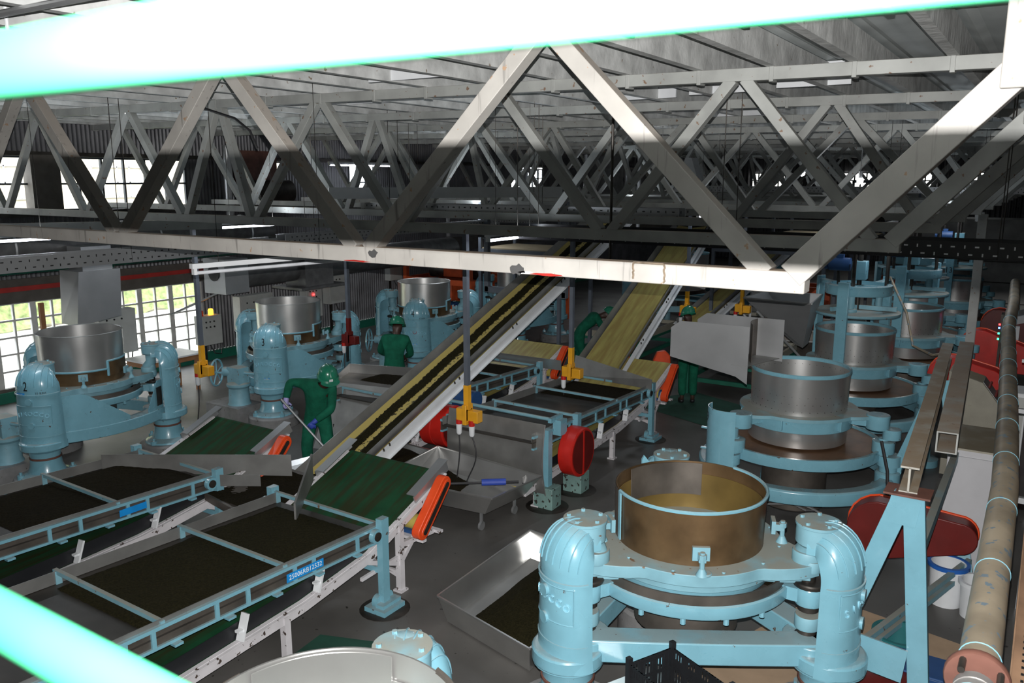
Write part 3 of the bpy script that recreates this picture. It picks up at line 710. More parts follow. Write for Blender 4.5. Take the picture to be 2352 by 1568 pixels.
def worker(loc,rz,J,label,gloves=None,hand_spec=None,scale=1):
    """J: joint dictionary in a local frame; overall, helmet, boots are clothing on one body"""
    t=thing('person',label,'person',loc,rz);t.scale=(scale,)*3
    g=lambda k:V(*J[k])
    N=[(g('pelvis'),.1),(g('spine'),.1),(g('chest'),.115),(g('neck'),.055),(g('head'),.082),(g('crown'),.085)]
    E=[(0,1),(1,2),(2,3),(3,4),(4,5)]
    def chain(start,pts):
        a=start
        for p,r in pts: N.append((p,r));E.append((a,len(N)-1));a=len(N)-1
        return a
    f=V(*J['face']).normalized();up=(g('crown')-g('head')).normalized();sd=f.cross(up).normalized()
    chain(4,[(g('head')+f*.09+up*.015,.018)]);chain(4,[(g('head')+f*.07-up*.05,.03)])
    for s in (-1,1): chain(4,[(g('head')+sd*s*.085+up*.01,(.012,.028))])
    for s in 'lr':
        a=chain(2,[(g(s+'sh'),.06),(g(s+'el'),.045),(g(s+'wr'),.03)])
        hs=hand_spec[s] if hand_spec else ((g(s+'wr')-g(s+'el')),(0,-1,0),.5)
        if not gloves:
            hn,he=hand_nodes(g(s+'wr'),hs[0],hs[1],hs[2],1 if s=='r' else -1);o=len(N)-1
            mp=[a]+list(range(len(N),len(N)+len(hn)-1));N+=hn[1:];E+=[(mp[p],mp[q]) for p,q in he]
        chain(0,[(g(s+'hip'),.085),(g(s+'kn'),.06),(g(s+'an'),.04),(g(s+'toe'),.035)])
    body=skin('body',N,E,M['skin'],t)
    # overall
    N=[(g('pelvis'),(.16,.125)),(g('spine'),(.165,.125)),(g('chest'),(.17,.13)),(g('neck')*.8+g('chest')*.2,.085)];E=[(0,1),(1,2),(2,3)]
    for s in 'lr':
        chain(2,[(g(s+'sh'),.088),((g(s+'sh')+g(s+'el'))/2,.072),(g(s+'el'),.066),((g(s+'el')+g(s+'wr'))/2,.058),(g(s+'wr')*.93+g(s+'el')*.07,.047)])
        chain(0,[(g(s+'hip'),.118),((g(s+'hip')+g(s+'kn'))/2,.1),(g(s+'kn'),.088),((g(s+'kn')+g(s+'an'))/2,.083),(g(s+'an')+V(0,0,.05),.08)])
    skin('overall',N,E,M['overall'],t)
    # collar
    skin('boot',[(g('lan'),.055),(g('lan')+V(0,0,-.05),.05),(g('ltoe')+V(0,0,-.02),.04)],[(0,1),(1,2)],M['black'],t,1)
    skin('boot',[(g('ran'),.055),(g('ran')+V(0,0,-.05),.05),(g('rtoe')+V(0,0,-.02),.04)],[(0,1),(1,2)],M['black'],t,1)
    # helmet
    h=MB();h.lathe([(.135,.02),(.132,.05),(.12,.1),(.085,.145),(.04,.165),(0,.168)],(0,0,0),26)
    h.lathe([(.135,.02),(.128,.0),(.148,.0),(.15,.008),(.137,.03)],(0,0,0),26)
    h.grid(10,2,lambda u,v:V(.0,.0,0)+V(math.sin((u-.5)*1.9)*(.14+.045*v*math.cos((u-.5)*1.9)),math.cos((u-.5)*1.9)*(.14+.06*v),.008-.012*v))
    h.tube([(0,-.125,.08),(0,-.08,.145),(0,0,.172),(0,.08,.145),(0,.125,.08)],.012,8)
    q=Matrix((sd,f,up)).transposed();h.v=[tuple(q@(V(*p)*1.0)+g('head')+up*.045) for p in h.v]
    hh=obj('helmet',h,M['helmet'],t)
    b=MB().box((0,.137,.045),(.05,.012,.028));b.v=[tuple(q@V(*p)+g('head')+up*.045) for p in b.v];obj('helmet_badge',b,M['white_clean'],hh)
    e=MB()
    for s in (-1,1): e.cyl((s*.032,.083,.0),.011,.006,10,axis=(0,1,0))
    e.v=[tuple(q@V(*p)+g('head')+up*.028) for p in e.v];ee=obj('eyes',e,M['ink_white'],t)
    if gloves:
        for s in 'lr':
            hs=hand_spec[s];hn,he=hand_nodes(g(s+'wr'),hs[0],hs[1],hs[2],1 if s=='r' else -1)
            hn=[(c,(r[0]*1.15,r[1]*1.15) if isinstance(r,tuple) else r*1.2) for c,r in hn]
            wd=(g(s+'el')-g(s+'wr')).normalized();hn.append((g(s+'wr')+wd*.06,.042));he.append((0,len(hn)-1))
            skin('glove',hn,he,gloves[s],t)
    return t
# ============================================================ THE HALL
XW=-16.3
# floor, with the worn concrete continuing outside the left windows as a yard
struct('floor',MB().plate([(-16.3,-3.7,0),(8,-3.7,0),(8,62,0),(-16.3,62,0)],-.1),M['floor'])
yd=struct('trim_1',MB().plate([(-45,-3,-.02),(-16.45,-3,-.02),(-16.45,62,-.02),(-45,62,-.02)],-.1),M['yard'])
# corrugated sheets
def corr(p0,du,dv,lu,lv,pitch=.09,amp=.014,nrm=(1,0,0)):
    p0=V(*p0);du=V(*du);dv=V(*dv);nr=V(*nrm);n=max(2,int(lu/pitch*6))
    return MB().grid(n,1,lambda u,v:p0+du*(u*lu)+dv*(v*lv)+nr*amp*math.sin(u*lu/pitch*2*PI))
# left wall: frame of plates leaving window openings
def wall_piece(y0,y1,z0,z1,m=None,cor=True,name='wall_left',x=XW):
    if cor: w=corr((x,y0,z0),(0,1,0),(0,0,1),y1-y0,z1-z0)
    else: w=MB().box((x,(y0+y1)/2,(z0+z1)/2),(.06,y1-y0,z1-z0))
    return struct(name,w,m or M['corr'])
wall_piece(-3.8,62,4.56,5.6)
wall_piece(-3.8,62,2.3,3.55)
struct('trim_2',MB().box((XW,29,2.08),(.12,66,.45)),M['wallband'])
struct('trim_3',MB().box((XW+.08,8.2,2.12),(.03,9,.09)),M['red_band'])
struct('trim_4',MB().box((XW+.08,9,2.42),(.03,9,.05)),M['green_line'])
struct('trim_5',MB().box((XW+.06,29.5,.1),(.12,65,.2)),M['green_line'])
struct('wall_left',MB().box((XW,4.1,.13),(.14,15.7,.26)),M['wallband'])
wall_piece(11.9,62,.2,1.87)
wall_piece(-3.8,3.8,.2,1.87)
# upper left wall between the window groups
wall_piece(17.9,25.0,3.5,4.6);wall_piece(27.2,31.3,3.5,4.6);wall_piece(34.0,62,3.5,4.6);wall_piece(-3.8,3,3.5,4.6)
wall_piece(11.75,13.9,3.5,4.6);wall_piece(14.6,16.9,3.5,4.6)
struct('trim_6',MB().box((XW+.05,8.6,4.05),(.3,.55,1.1)),M['wallband'])
struct('trim_9',MB().box((XW+.1,30,4.62),(.16,66,.08)),M['dark'])
struct('trim_10',MB().box((XW+.1,30,3.5),(.16,66,.1)),M['dark'])
wn=[0]
def window(y0,y1,z0,z1,cols,rows,frame,m,x=XW,double=None):
    wn[0]+=1;mb=MB();t=.035
    for i in range(cols+1):
        y=y0+(y1-y0)*i/cols;tk=.11 if (double and i%double==0) else t
        mb.box((x,y,(z0+z1)/2),(.06,tk,z1-z0))
    for j in range(rows+1):
        z=z0+(z1-z0)*j/rows;mb.box((x,(y0+y1)/2,z),(.055,y1-y0,t))
    o=struct('window_%d'%wn[0],mb,m);
    g=MB().box((x-.02,(y0+y1)/2,(z0+z1)/2),(.006,y1-y0,z1-z0));obj('pane',g,M['glass'],o)
window(3.8,8.9,.25,1.85,14,5,1,M['mullion'],double=2)
window(8.9,11.9,.25,1.85,8,5,1,M['mullion'],double=2)
window(3,8.4,3.56,4.56,9,2,1,M['mullion_dark']);window(8.85,11.75,3.56,4.56,6,2,1,M['mullion_dark'])
window(13.9,14.6,3.56,4.56,2,2,1,M['mullion_dark']);window(16.9,17.9,3.56,4.56,3,2,1,M['mullion_dark'])
window(25,27.2,3.2,4.5,6,4,1,M['mullion_dark']);window(31.3,34,3.2,4.5,6,4,1,M['mullion_dark'])
# far wall and right side
struct('wall_far',corr((XW,44,0),(1,0,0),(0,0,1),30,5.6,nrm=(0,1,0),pitch=.2,amp=.03),M['corr'])
struct('wall_right',MB().box((8,29,2.8),(.1,66,5.6)),M['wallband'])
struct('wall_back',MB().box((-4.2,-3.65,2.8),(25,.1,5.6)),M['wallband'])
for i,(xa,xb) in enumerate(((-13.5,-11.8),(-9,-7.6),(-6.5,-5),(-3.6,-2.4))):
    wn[0]+=1;mb=MB()
    for k in range(6): mb.box((xa+(xb-xa)*k/5,43.9,3.9),(.06,.05,1.1))
    for k in range(4): mb.box(((xa+xb)/2,43.9,3.35+k*.366),(xb-xa,.05,.05))
    o=struct('window_%d'%wn[0],mb,M['mullion_dark']);obj('pane',MB().box(((xa+xb)/2,43.93,3.9),(xb-xa,.02,1.1)),M['daypane'],o)
# ---- roof: sheets, purlins on the trusses
def zr(x): return 4.95-.012*x
rf=MB().grid(400,1,lambda u,v:V(-16.5+24.5*u,-3.8+66*v,zr(-16.5+24.5*u)+.30+.012*math.sin(u*24.5/.15*2*PI)))
struct('ceiling',rf,M['roof'])
# light boards between purlins, and daylight gaps painted in as white boards
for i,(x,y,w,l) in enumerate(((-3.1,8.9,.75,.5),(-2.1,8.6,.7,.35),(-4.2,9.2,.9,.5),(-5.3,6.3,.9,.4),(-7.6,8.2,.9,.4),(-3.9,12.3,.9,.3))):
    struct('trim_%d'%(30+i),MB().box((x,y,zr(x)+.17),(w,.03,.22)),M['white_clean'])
purl_x=[-.72,-1.38,-2.0,-2.6,-3.25,-4.0,-4.75,-5.5,-6.2,-7.0,-7.9,-8.8,-9.7,-10.6,-11.5,-12.4,-13.3,-14.2,-15.1,-16,.1,.9,1.8,2.8,3.8,5,6.4]
for i,x in enumerate(purl_x):
    mb=MB().bar((x,-2.9,zr(x)+.16),(x,43.5,zr(x)+.16),.075,.22)
    o=obj('roof_purlin',mb,M['timber']);tag(o,'long silver-painted roof timber, %s from the right-hand side'%(['nearest','second','third','fourth','fifth','sixth','seventh','eighth','ninth','tenth','eleventh','twelfth','thirteenth','fourteenth','fifteenth','sixteenth','seventeenth','eighteenth','nineteenth','twentieth'][i] if i<20 else 'beyond the right edge column %d'%(i-19)),'roof beam','roof timbers running down the hall')
    if i>=20: o['label']='long silver-painted roof timber beyond the right-hand column line'
# ---- trusses
T_nodes=[-1.1,-3.45,-5.9,-8.25,-9.6,-11.9,-14.2]
T_apex=[-2.27,-4.65,-7.05,-8.8,-10.7,-13.0,-15.3]
N1=[-1.13,-3.93,-6.75,-9.5,-12.3];A1=[-2.5,-5.3,-8.1,-10.9,-13.7]
def truss(Y,nodes,apex,m,s,lab,zc=3.65):
    t=thing('roof_truss',lab,'roof truss',(0,Y,0),0,'steel trusses crossing the hall')
    mb=MB().bar((XW+.2,0,zc),(nodes[0]+.14,0,zc),s,s);obj('bottom_chord',mb,m,t,bevel=.006)
    mb=MB()
    mb.bar((XW+.2,0,zr(XW)),(.35,0,zr(.35)),s,s)
    for x in purl_x:
        if x<0: mb.box((x,-.0,zr(x)+.0),(.035,s+.012,s+.03));mb.cyl((x+.02,-s/2-.02,zr(x)+s/2),.012,.05,6)
    obj('top_chord',mb,m,t,bevel=.004)
    zb=zc+s*.3
    for i,n in enumerate(nodes):
        for a in ((apex[i-1] if i else None),apex[i]):
            if a is None: continue
            n2=n+(.06 if a>n else -.06);a2=a+(.05 if n>a else -.05)
            obj('web_member',MB().bar((n2,0,zb),(a2,0,zr(a2)-s*.3),s*.92,s*.92,up=(0,1,0)),m,t,bevel=.004)
    obj('web_member',MB().bar((nodes[0]+.07,0,zb),(-.12,0,zr(0)-.28),s*1.25,s*1.05,up=(0,1,0)),m,t,bevel=.004)
    obj('end_column',MB().box((-.04,0,(zr(0)+.15+4.52)/2),(.42,.2,zr(0)+.15-4.52)),m,t,bevel=.006)
    return t
ordw=['nearest','second','third','fourth','fifth','sixth','seventh','eighth','ninth','tenth','eleventh','twelfth']
truss(4.2,N1,A1,M['truss'],.108,'nearest zigzag roof truss, flash-lit cream white with rusty weld patches')
for k in range(1,12):
    Y=4.2+2.7*k
    sh=(k%3-1)*.25 if k>1 else 0
    truss(Y,[x+sh if i else x for i,x in enumerate(T_nodes)],[x+sh*.6 for x in T_apex],M['truss_far'],.1,'grey zigzag roof truss, %s counted from the camera down the hall'%ordw[k])
# smudges of soot and red primer on the near chord (stains of their own)
def blot(x,z,w,h,m,nm,lab,seed):
    r=random.Random(seed);pts=[]
    for k in range(14):
        a=2*PI*k/14;pts.append((x+w*math.cos(a)*r.uniform(.6,1.1),4.2-.0562,z+h*math.sin(a)*r.uniform(.5,1.1)))
    o=obj(nm,MB().plate(pts,.0015),m);tag(o,lab,'paint mark')
blot(-3.8,3.66,.05,.035,M['soot'],'soot_mark','black soot mark at the left node of the nearest truss chord',1)
blot(-3.95,3.604,.12,.008,M['red_band'],'primer_mark','red primer streak under the chord near the left node',2)
blot(-2.65,3.62,.06,.04,M['soot'],'soot_mark','black soot mark in the middle of the nearest truss chord',3)
blot(-2.45,3.604,.14,.009,M['red_band'],'primer_mark','red primer streak under the middle of the nearest chord',4)
blot(-2.6,3.606,.06,.01,M['white_clean'],'paint_scrape','white paint scrape beside the middle red streak',5)
# weld patch on the near chord
wp=MB()
for (xa,xb) in ((-1.9,-1.72),):
    for px,py,qx,qy in ((xa,.05,xb,.05),(xb,.05,xb,-.05),(xa,.05,xa,-.04)):
        wp.tube([(px+(qx-px)*i/10+random.uniform(-.004,.004),4.2-.058,3.655+py+(qy-py)*i/10) for i in range(11)],.006,5)
o=obj('weld_bead',wp,M['weld']);tag(o,'rusty square weld bead on the nearest truss bottom chord','weld')
# long conduit beams along the hall at chord level
def long_beam(name,p,q,w,h,m,lab,cat,grp=None): 
    o=obj(name,MB().bar(p,q,w,h),m);tag(o,lab,cat,grp);return o
long_beam('timber_beam',(-9.3,9.2,3.94),(-7.0,12.3,3.94),.1,.17,M['white_clean'],'pale whitish beam lying on the second and third truss chords','beam')
long_beam('steel_beam',(-12.6,5.0,3.48),(-10.3,8.0,3.5),.08,.14,M['truss_far'],'short grey beam hung below the trusses, above the left conveyors','beam')
# perforated cable trays: floor plate with slots as real strips
def tray(p,q,w,h,m,lab,grp=None,slots=True):
    t=thing('cable_tray',lab,'cable tray',p,0,grp)
    d=V(*q)-V(*p);L=d.length;a=math.atan2(d.y,d.x);R3=Matrix.Rotation(a,3,'Z')
    mb=MB();mb.box((L/2,0,-h/2),(L,w,.006));mb.box((L/2,-w/2,0),(L,.006,h));mb.box((L/2,w/2,0),(L,.006,h));mb.box((L/2,-w/2-.01,-h/2),(L,.02,.006));mb.box((L/2,w/2+.01,h/2),(L,.02,.006))
    obj('tray_body',rotz(mb,a),m,t)
    if slots:
        s=MB();x=.08;k=0
        while x<L and k<260:
            for side in (-1,1):
                for rr in (-.25,.2):
                    s.box((x+(.05 if rr>0 else 0),side*(w/2+.004),h*rr),(.035 if k%2 else .012,.004,.014 if k%2 else .03))
            x+=.1;k+=1
        obj('slots',rotz(s,a),M['white_clean'] if m is M['black'] else M['ink'],t,kind='stuff')  # black tray: white strips paint in the light showing through its slots
    x=.6
    while x<L:
        for q in (-w/2,w/2): obj('hanger_rod',rotz(MB().tube([(x,q,-h/2),(x,q,zr(p[0])+.2-p[2])],.005,5),a),M['dark'],t)
        x+=2.6
    c=MB()
    for j in range(3):
        c.tube([(L*i/20,-w/3+j*w/3+.01*math.sin(i*1.7+j),-h/2+.02) for i in range(21)],.012,6)
    obj('cable',rotz(c,a),M['rubber'],t)
    return t
tray((-9.9,3.0,3.2),(-9.9,8.6,3.2),.22,.17,M['galv'],'long slotted galvanised cable tray above machine 2 at left')
tray((-9.9,8.75,3.25),(-9.9,16.5,3.25),.2,.13,M['galv'],'slotted cable tray continuing beyond the lit tube at left')
tray((-9.2,9.9,3.72),(-3.9,9.9,3.72),.22,.14,M['galv'],'bright slotted cable tray crossing behind the second truss')
tray((-6.2,9.0,3.5),(2.5,9.0,3.5),.5,.16,M['black'],'wide dark slotted cable tray crossing to the right edge')
tray((-8,21.5,3.9),(1,21.5,3.9),.3,.14,M['galv'],'bright slotted cable tray far down the hall at right')
# ---- fluorescent tubes
def tube_light(p,q,lit,lab,body=True):
    t=thing('fluorescent_lamp',lab,'fluorescent lamp',p,0,'fluorescent tube lamps')
    d=V(*q)-V(*p);L=d.length;a=math.atan2(d.y,d.x)
    mb=MB();mb.box((L/2,0,.06),(L+.06,.06,.045));mb.box((0,0,.015),(.03,.05,.07));mb.box((L,0,.015),(.03,.05,.07))
    obj('lamp_body',rotz(mb,a),M['white_clean'],t)
    obj('tube',rotz(MB().cyl((.01,0,-.005),.017,L-.02,14,axis=(1,0,0)),a),M['tube'] if lit else M['tube_off'],t)
    for k in (.15,.85): obj('hanger_wire',MB().tube([(d.x*k,d.y*k,.08),(d.x*k,d.y*k,max(.1,zr(p[0])+.25-p[2]))],.003,5),M['dark'],t)
    if lit:
        for nm,zz,rx,en in (('tube_glow_down',-.03,0,TUBE),('tube_glow_up',.1,PI,TUBE*1.1)):
            if rx and p[2]>3.9: continue
            ld=bpy.data.lights.new(nm,'AREA');ld.shape='RECTANGLE';ld.size=L;ld.size_y=.05;ld.energy=en*(.2 if p[2]>4.8 else 2.4 if p[0]<-10 else 1);ld.color=(.86,.93,1)
            lo=bpy.data.objects.new(nm,ld);C.objects.link(lo);lo.parent=t;lo.location=(d.x/2,d.y/2,zz);lo.rotation_euler=(rx,0,a if not rx else -a)
    return t
tube_light((-10.6,8.2,3.43),(-10.6,9.4,3.43),1,'lit fluorescent tube hanging left of centre behind the nearest chord')
tube_light((-5.6,8.1,3.44),(-5.6,9.2,3.44),1,'lit fluorescent tube hanging above the upper end of the long conveyor')
tube_light((-6.55,4.75,3.31),(-6.3,6.35,3.31),0,'unlit white fluorescent fitting beside the slotted tray, under the nearest chord')
tube_light((-10.6,4.5,3.42),(-10.6,5.7,3.42),1,'lit fluorescent tube at the left picture edge over machine 2')
tube_light((-1.05,15.4,3.5),(-1.05,16.6,3.5),1,'lit blue-white tube far back at the right edge')
tube_light((-15.3,15.2,4.5),(-15.3,17.6,4.5),1,'lit tubes high on the corrugated left wall')
tube_light((-15.9,5.2,4.6),(-15.9,6.3,4.6),1,'small lit tube above the upper window at far left')
tube_light((-11.2,6.9,5.06),(-10.7,6.9,5.06),1,'small lit lamp on the roof under the green handrail')
for i,(x,y) in enumerate(((-10.6,14),(-5.6,15),(-2,20),(-10.6,22),(-5.6,24),(-2,12.5),(-3,30),(-9,32))):
    lab='distant lit fluorescent tube between the far trusses, number %d back'%(i+1)
    l=tube_light((x,y,3.46),(x,y+1.2,3.46),1,{0:'lit tube hanging over the drum of machine 4',1:'lit tube behind the third truss over the green sifters',2:'far lit tube over the back machines of the right row',3:'far lit tube beside the orange machines at left',4:'far lit tube in the middle of the hall',5:'lit tube hanging over the spindled machine of the right row',6:'farthest lit tube at right',7:'farthest lit tube at left'}.get(i,lab))
# bright far lamps
for i,(x,y,z) in enumerate(((-5.93,14,4.68),(-3.5,14,4.24),(-2.61,14,4.12))):
    t=thing('flood_lamp',['bright white lamp spot high under the roof beside the central truss diagonal','pair of small bright lamps in the far trusses, middle right','bright lamp spot beside the big right-hand truss diagonal'][i],'lamp',(x,y,z),0,'bright flood lamps')
    obj('bulb',MB().lathe([(0,-.05),(.045,-.02),(.05,.02),(0,.05)],n=14),M['bulb'],t);obj('lamp_holder',MB().cyl((0,0,.05),.03,.1,10).tube([(0,0,.12),(0,0,zr(x)-z+.1)],.008,6),M['galv'],t)
# ---- green handrail of the gallery the picture is taken from
t=thing('green_handrail','thick turquoise green gallery handrail, close and out of focus','handrail',(0,.29,0))
obj('top_rail',MB().tube([(-3.2,0,4.222),(2.2,0,4.222)],.021,28),M['green_rail'],t)
obj('mid_rail',MB().tube([(-3.2,0,3.80),(2.2,0,3.80)],.021,28),M['green_rail'],t)
for x in (-3.2,2.2): obj('upright',MB().tube([(x,0,2.95),(x,0,4.222)],.021,16),M['green_rail'],t)
g=MB().box((-.5,-1.6,2.9),(6,3.6,.1));o=obj('gallery_deck',g,M['steel_dark']);tag(o,'steel gallery deck under the handrail, below the picture','platform')
for x in (-3.2,2.2):
    for y in (-2.8,.1): o=obj('gallery_post',MB().box((x,y,1.425),(.1,.1,2.85)),M['steel_dark']);tag(o,'steel post carrying the camera gallery','post','posts under the gallery')
# ============================================================ MACHINES
# left row (pillar A1 faces the aisle and camera): rotate so local 120deg -> -60deg world
rL=make_roller('L')
rL.location=(-11.73,6.5,0);rL.scale=(1,1,.96);rL.rotation_euler=(0,0,rad(180))
rL['label']='pale blue rolling machine marked 2 at far left, tall steel collar on its drum';rL['group']='pale blue closed-pillar rolling machines'
others=[((-11.5,10.25,0),'pale blue rolling machine marked 3 behind the shovelling worker'),
 ((-11.3,13.9,0),'pale blue rolling machine marked 4 behind the second worker'),
 ((-11.2,17.6,0),'pale blue rolling machine behind the long tea conveyor, past machine 4'),]
ds=[dup(rL,l,rad(180),lab,skip=() if i<2 else ('handwheel','raised_letter')) for i,(l,lab) in enumerate(others)]
i1=1;ZC[0]=1.43;WW[0]=.3
mark_pillar(rL,i1,[('2',.13,-.03,1.50),('32 RPM',.045,.16,1.43)]);label_patch(rL,i1,-.12,1.42,.15,.04,'250063')
mark_pillar(ds[0],i1,[('3',.13,-.03,1.50),('37 RPM',.045,.16,1.43)]);label_patch(ds[0],i1,-.01,.88,.15,.04,'250064')
mark_pillar(ds[1],i1,[('4',.13,-.03,1.50),('37 RPM',.045,.16,1.43)]);label_patch(ds[1],i1,-.01,.88,.15,.04,'250065')
mark_pillar(ds[1],i1,[('O',.11,0,1.14)],txtmat=M['ink_red'])
# near right roller
rA=make_roller('R',zc=1.30,guards=False,handwheel=False,rimz=1.74)
rA.location=(-2.12,5.77,.12);rA.rotation_euler=(0,0,rad(.7));rA['label']='large pale blue rolling machine in the right foreground, brown stained open drum'
rF=dup(rA,(-2.12,2.15,.12),rad(.7),'rolling machine cut by the bottom edge, only its drum rim and one blue cap showing')
for o in list(rF.children):
    if o.name.split('.')[0] in ('drum','drum_lining','rim_strip','upright_strip','steel_patch','inner_patch'): o.scale=(.94,.94,1.36);o.location=(-.13,-.08,-1.34*.36)
    if o.name.startswith('drum') and not o.name.startswith('drum_l'): o.data=o.data.copy();o.data.materials.clear();o.data.materials.append(M['steel'])
    if o.name.startswith('drum_lining') or o.name.startswith('inner_patch'): o.data=o.data.copy();o.data.materials.clear();o.data.materials.append(M['steel'])
    if o.name.startswith('rim_strip') or o.name.startswith('upright'): o.data=o.data.copy();o.data.materials.clear();o.data.materials.append(M['steel_dark'])
# back guard plate of the near roller
g=MB().plate([(-.55,.95,1.2),(-.2,.95,1.2),(-.18,.97,1.72),(-.22,.97,1.72)],.02)
# open pattern rollers 9..13
r9=make_open_roller();r9.location=(-2.36,9.98,.07);r9['label']='pale blue machine marked 9 with bright drum under a steel feed chute';r9['group']='open-frame rolling machines of the right row'
gd=MB().lathe([(.25,.62),(.262,.62),(.262,1.5),(.25,1.5)],(0,0,0),14,rad(165),rad(300),closed=True)
for z in (.95,1.2): gd.box((-.29,.0,z),(.1,.03,.02))
g=obj('guard_sheet',gd,M['blue'],r9);g.location=(-.55,-.84,0)
text('painted_marking','9',.16,M['ink'],r9,lambda x,y,d:V(-.55,-.84,0)+V((.265+d)*math.cos(rad(212)+x/.265),(.265+d)*math.sin(rad(212)+x/.265),1.38+y),.0005)
r10=make_open_roller(press=True);r10.location=(-2.35,13.15,.07);r10['label']='pale blue spindle-press rolling machine with open blue-edged drum, behind machine 9';r10['group']='open-frame rolling machines of the right row'
for i,(x,y,lab) in enumerate(((-2.0,16.0,'spindle-press rolling machine two places behind machine 9'),(-2.25,18.6,'dim spindle-press rolling machine marked 12 further back on the right'),(-1.75,21.3,'dim spindle-press rolling machine marked 13 at the far end of the row'))):
    d=dup(r10,(x,y,.07),0,lab)
    if i:
        def pm(xx,yy,dd,x=x,y=y): return V(xx,-.70-dd,1.95+yy)
        tx=text('painted_marking',['','12','13'][i],.17,M['ink'],d,lambda xx,yy,dd:Matrix.Rotation(rad(352),3,'Z')@V(xx,-.695-dd,2.1+yy),.0005)
# feed chute on 9 and hopper on 10
t=thing('feed_chute','bright sheet-steel feed chute with clipped corner, hooked on machine 9 drum','chute',(0,0,0))
a=MB()
zt=2.42;zb=1.98
P=[(-3.78,9.38,2.02),(-3.78,9.38,2.38),(-3.66,9.38,2.47),(-2.83,9.42,2.47),(-2.83,9.42,1.78),(-2.97,9.42,1.86)]
a.plate(P,.006);obj('near_side',a,M['galv'],t)
P2=[(-3.72,10.12,2.02),(-3.72,10.12,2.38),(-3.6,10.12,2.47),(-2.62,10.12,2.47),(-2.62,10.12,1.95)]
obj('far_side',MB().plate(P2,.006),M['galv'],t)
c=MB();
c.lathe([(.60,1.95),(.605,1.95),(.605,2.46),(.60,2.46)],(-2.36,9.98,0),12,rad(150),rad(215),closed=True);obj('curved_back',c,M['steel_dark'],t)
obj('chute_floor',MB().plate([(-3.78,9.4,2.02),(-2.85,9.42,1.99),(-2.65,10.1,1.99),(-3.72,10.1,2.02)],.006),M['steel_dull'],t)
t=thing('feed_hopper','large grey funnel-shaped feed hopper standing beside the spindled machine','hopper',(0,0,0))
hx,hy=-3.35,12.9
top=[(-3.75,12.1,2.42),(-2.75,12.0,2.42),(-2.85,13.1,2.42),(-3.7,13.1,2.42)];bot=[(-3.08,12.55,1.72),(-2.95,12.5,1.68),(-2.97,12.9,1.68),(-3.08,12.9,1.72)]
for i in range(4):
    j=(i+1)%4;obj('hopper_side',MB().plate([top[i],top[j],bot[j],bot[i]],.008),M['galv'],t)
rm=MB()
for i in range(4): rm.bar(top[i],top[(i+1)%4],.02,.02)
obj('hopper_rim',rm,M['steel'],t)
obj('hopper_strut',MB().bar((-3.6,12.3,2.2),(-3.0,12.75,1.45),.05,.03),M['galv'],t)
o=obj('guard_plate',MB().plate([(-.68,.66,1.13),(-.68,.66,1.62),(-.66,.66,1.66),(-.40,.98,1.13)],.02),M['blue'],rA)
# ---- roll-breaker sifters with conveyors below
s1=make_sifter(3.6);s1.location=(-5.18,5.62,0);s1['label']='sifter tray heaped with tea, nearest bottom left, blue label on its side';s1['group']='roll-breaker sifters'
s2=dup(s1,(-7.68,5.66,0),0,'second sifter tray at left, below machine 2, cut by the left edge')
s3=dup(s1,(-5.18,12.05,0),0,'sifter tray in mid picture behind the steel apron and red wheel')
s4=dup(s1,(-7.50,12.4,0),0,'sifter tray under the long tea conveyor, behind the hanging sockets')
lb=MB().box((.04,0,0),(.006,.42,.075));o=obj('blue_label',lb,M['label_blue'],s1);o.location=(0,-1.0,.815);o.rotation_euler=(rad(-2),0,0)
text('label_writing','25006RB12532',.062,M['ink_white'],o,lambda x,y,d:V(.045+d,x,y),.0004)
o=obj('blue_label',MB().box((.035,0,0),(.006,.3,.07)),M['label_blue'],s2);o.location=(0,-1.05,.815)
c1=make_under_conveyor(3.6,M['belt_green']);c1.location=(-5.24,5.55,0);c1['label']='white-framed green belt conveyor below the nearest sifter with orange guard';c1['group']='white-framed belt conveyors under the sifters'
c2=dup(c1,(-7.72,5.6,0),0,'green belt conveyor end in front of the shovelling worker')
c3=dup(c1,(-5.24,11.95,0),0,'white-framed yellow belt conveyor beyond the middle sifter')
c4=dup(c1,(-7.56,12.3,0),0,'short yellow tea-strewn belt beside the inclined conveyors')
for c in (c3,c4):
    for o in c.children:
        if o.name.startswith('belt'): o.data=o.data.copy();o.data.materials.clear();o.data.materials.append(M['belt_yellow'])
        if o.name.startswith('end_cover'): bpy.data.objects.remove(o)
# tea lying on trays (stuff)
def tea_bed(x0,x1,y0,y1,zf,h,lab,seed=0,mat_='tea',edge=.12):
    r=random.Random(seed);nu,nv=44,60
    ph=[r.uniform(0,6) for _ in range(6)]
    def fn(u,v):
        x=x0+(x1-x0)*u;y=y0+(y1-y0)*v
        e=min(u,1-u,v,1-v);k=min(1,e/edge)
        b=.55+.25*math.sin(x*3+ph[0])*math.sin(y*2.1+ph[1])+.2*math.sin(x*7+y*5+ph[2])
        return V(x,y,zf(y)+h*b*k**.6+r.uniform(0,.006)-.004)
    o=obj('tea_leaf',MB().grid(nu,nv,fn),M[mat_]);return tag(o,lab,'tea leaf',kind='stuff')
zt=lambda Y0:(lambda y:.83-.035*(y-Y0)-.038)
tea_bed(-6.5,-5.25,3.2,5.5,zt(5.62),.05,'brown-green tea spread on the nearest sifter tray',1,'tea_green',.05)
tea_bed(-9.05,-7.75,3.6,5.6,zt(5.66),.06,'dark tea spread on the second sifter tray at left',2)
tea_bed(-8.9,-7.55,10.9,12.3,zt(12.4),.06,'dark tea on the far half of the tray under the long conveyor',4)
tea_bed(-6.55,-5.3,10.9,12.0,zt(12.05),.03,'thin tea on the middle sifter tray',5)
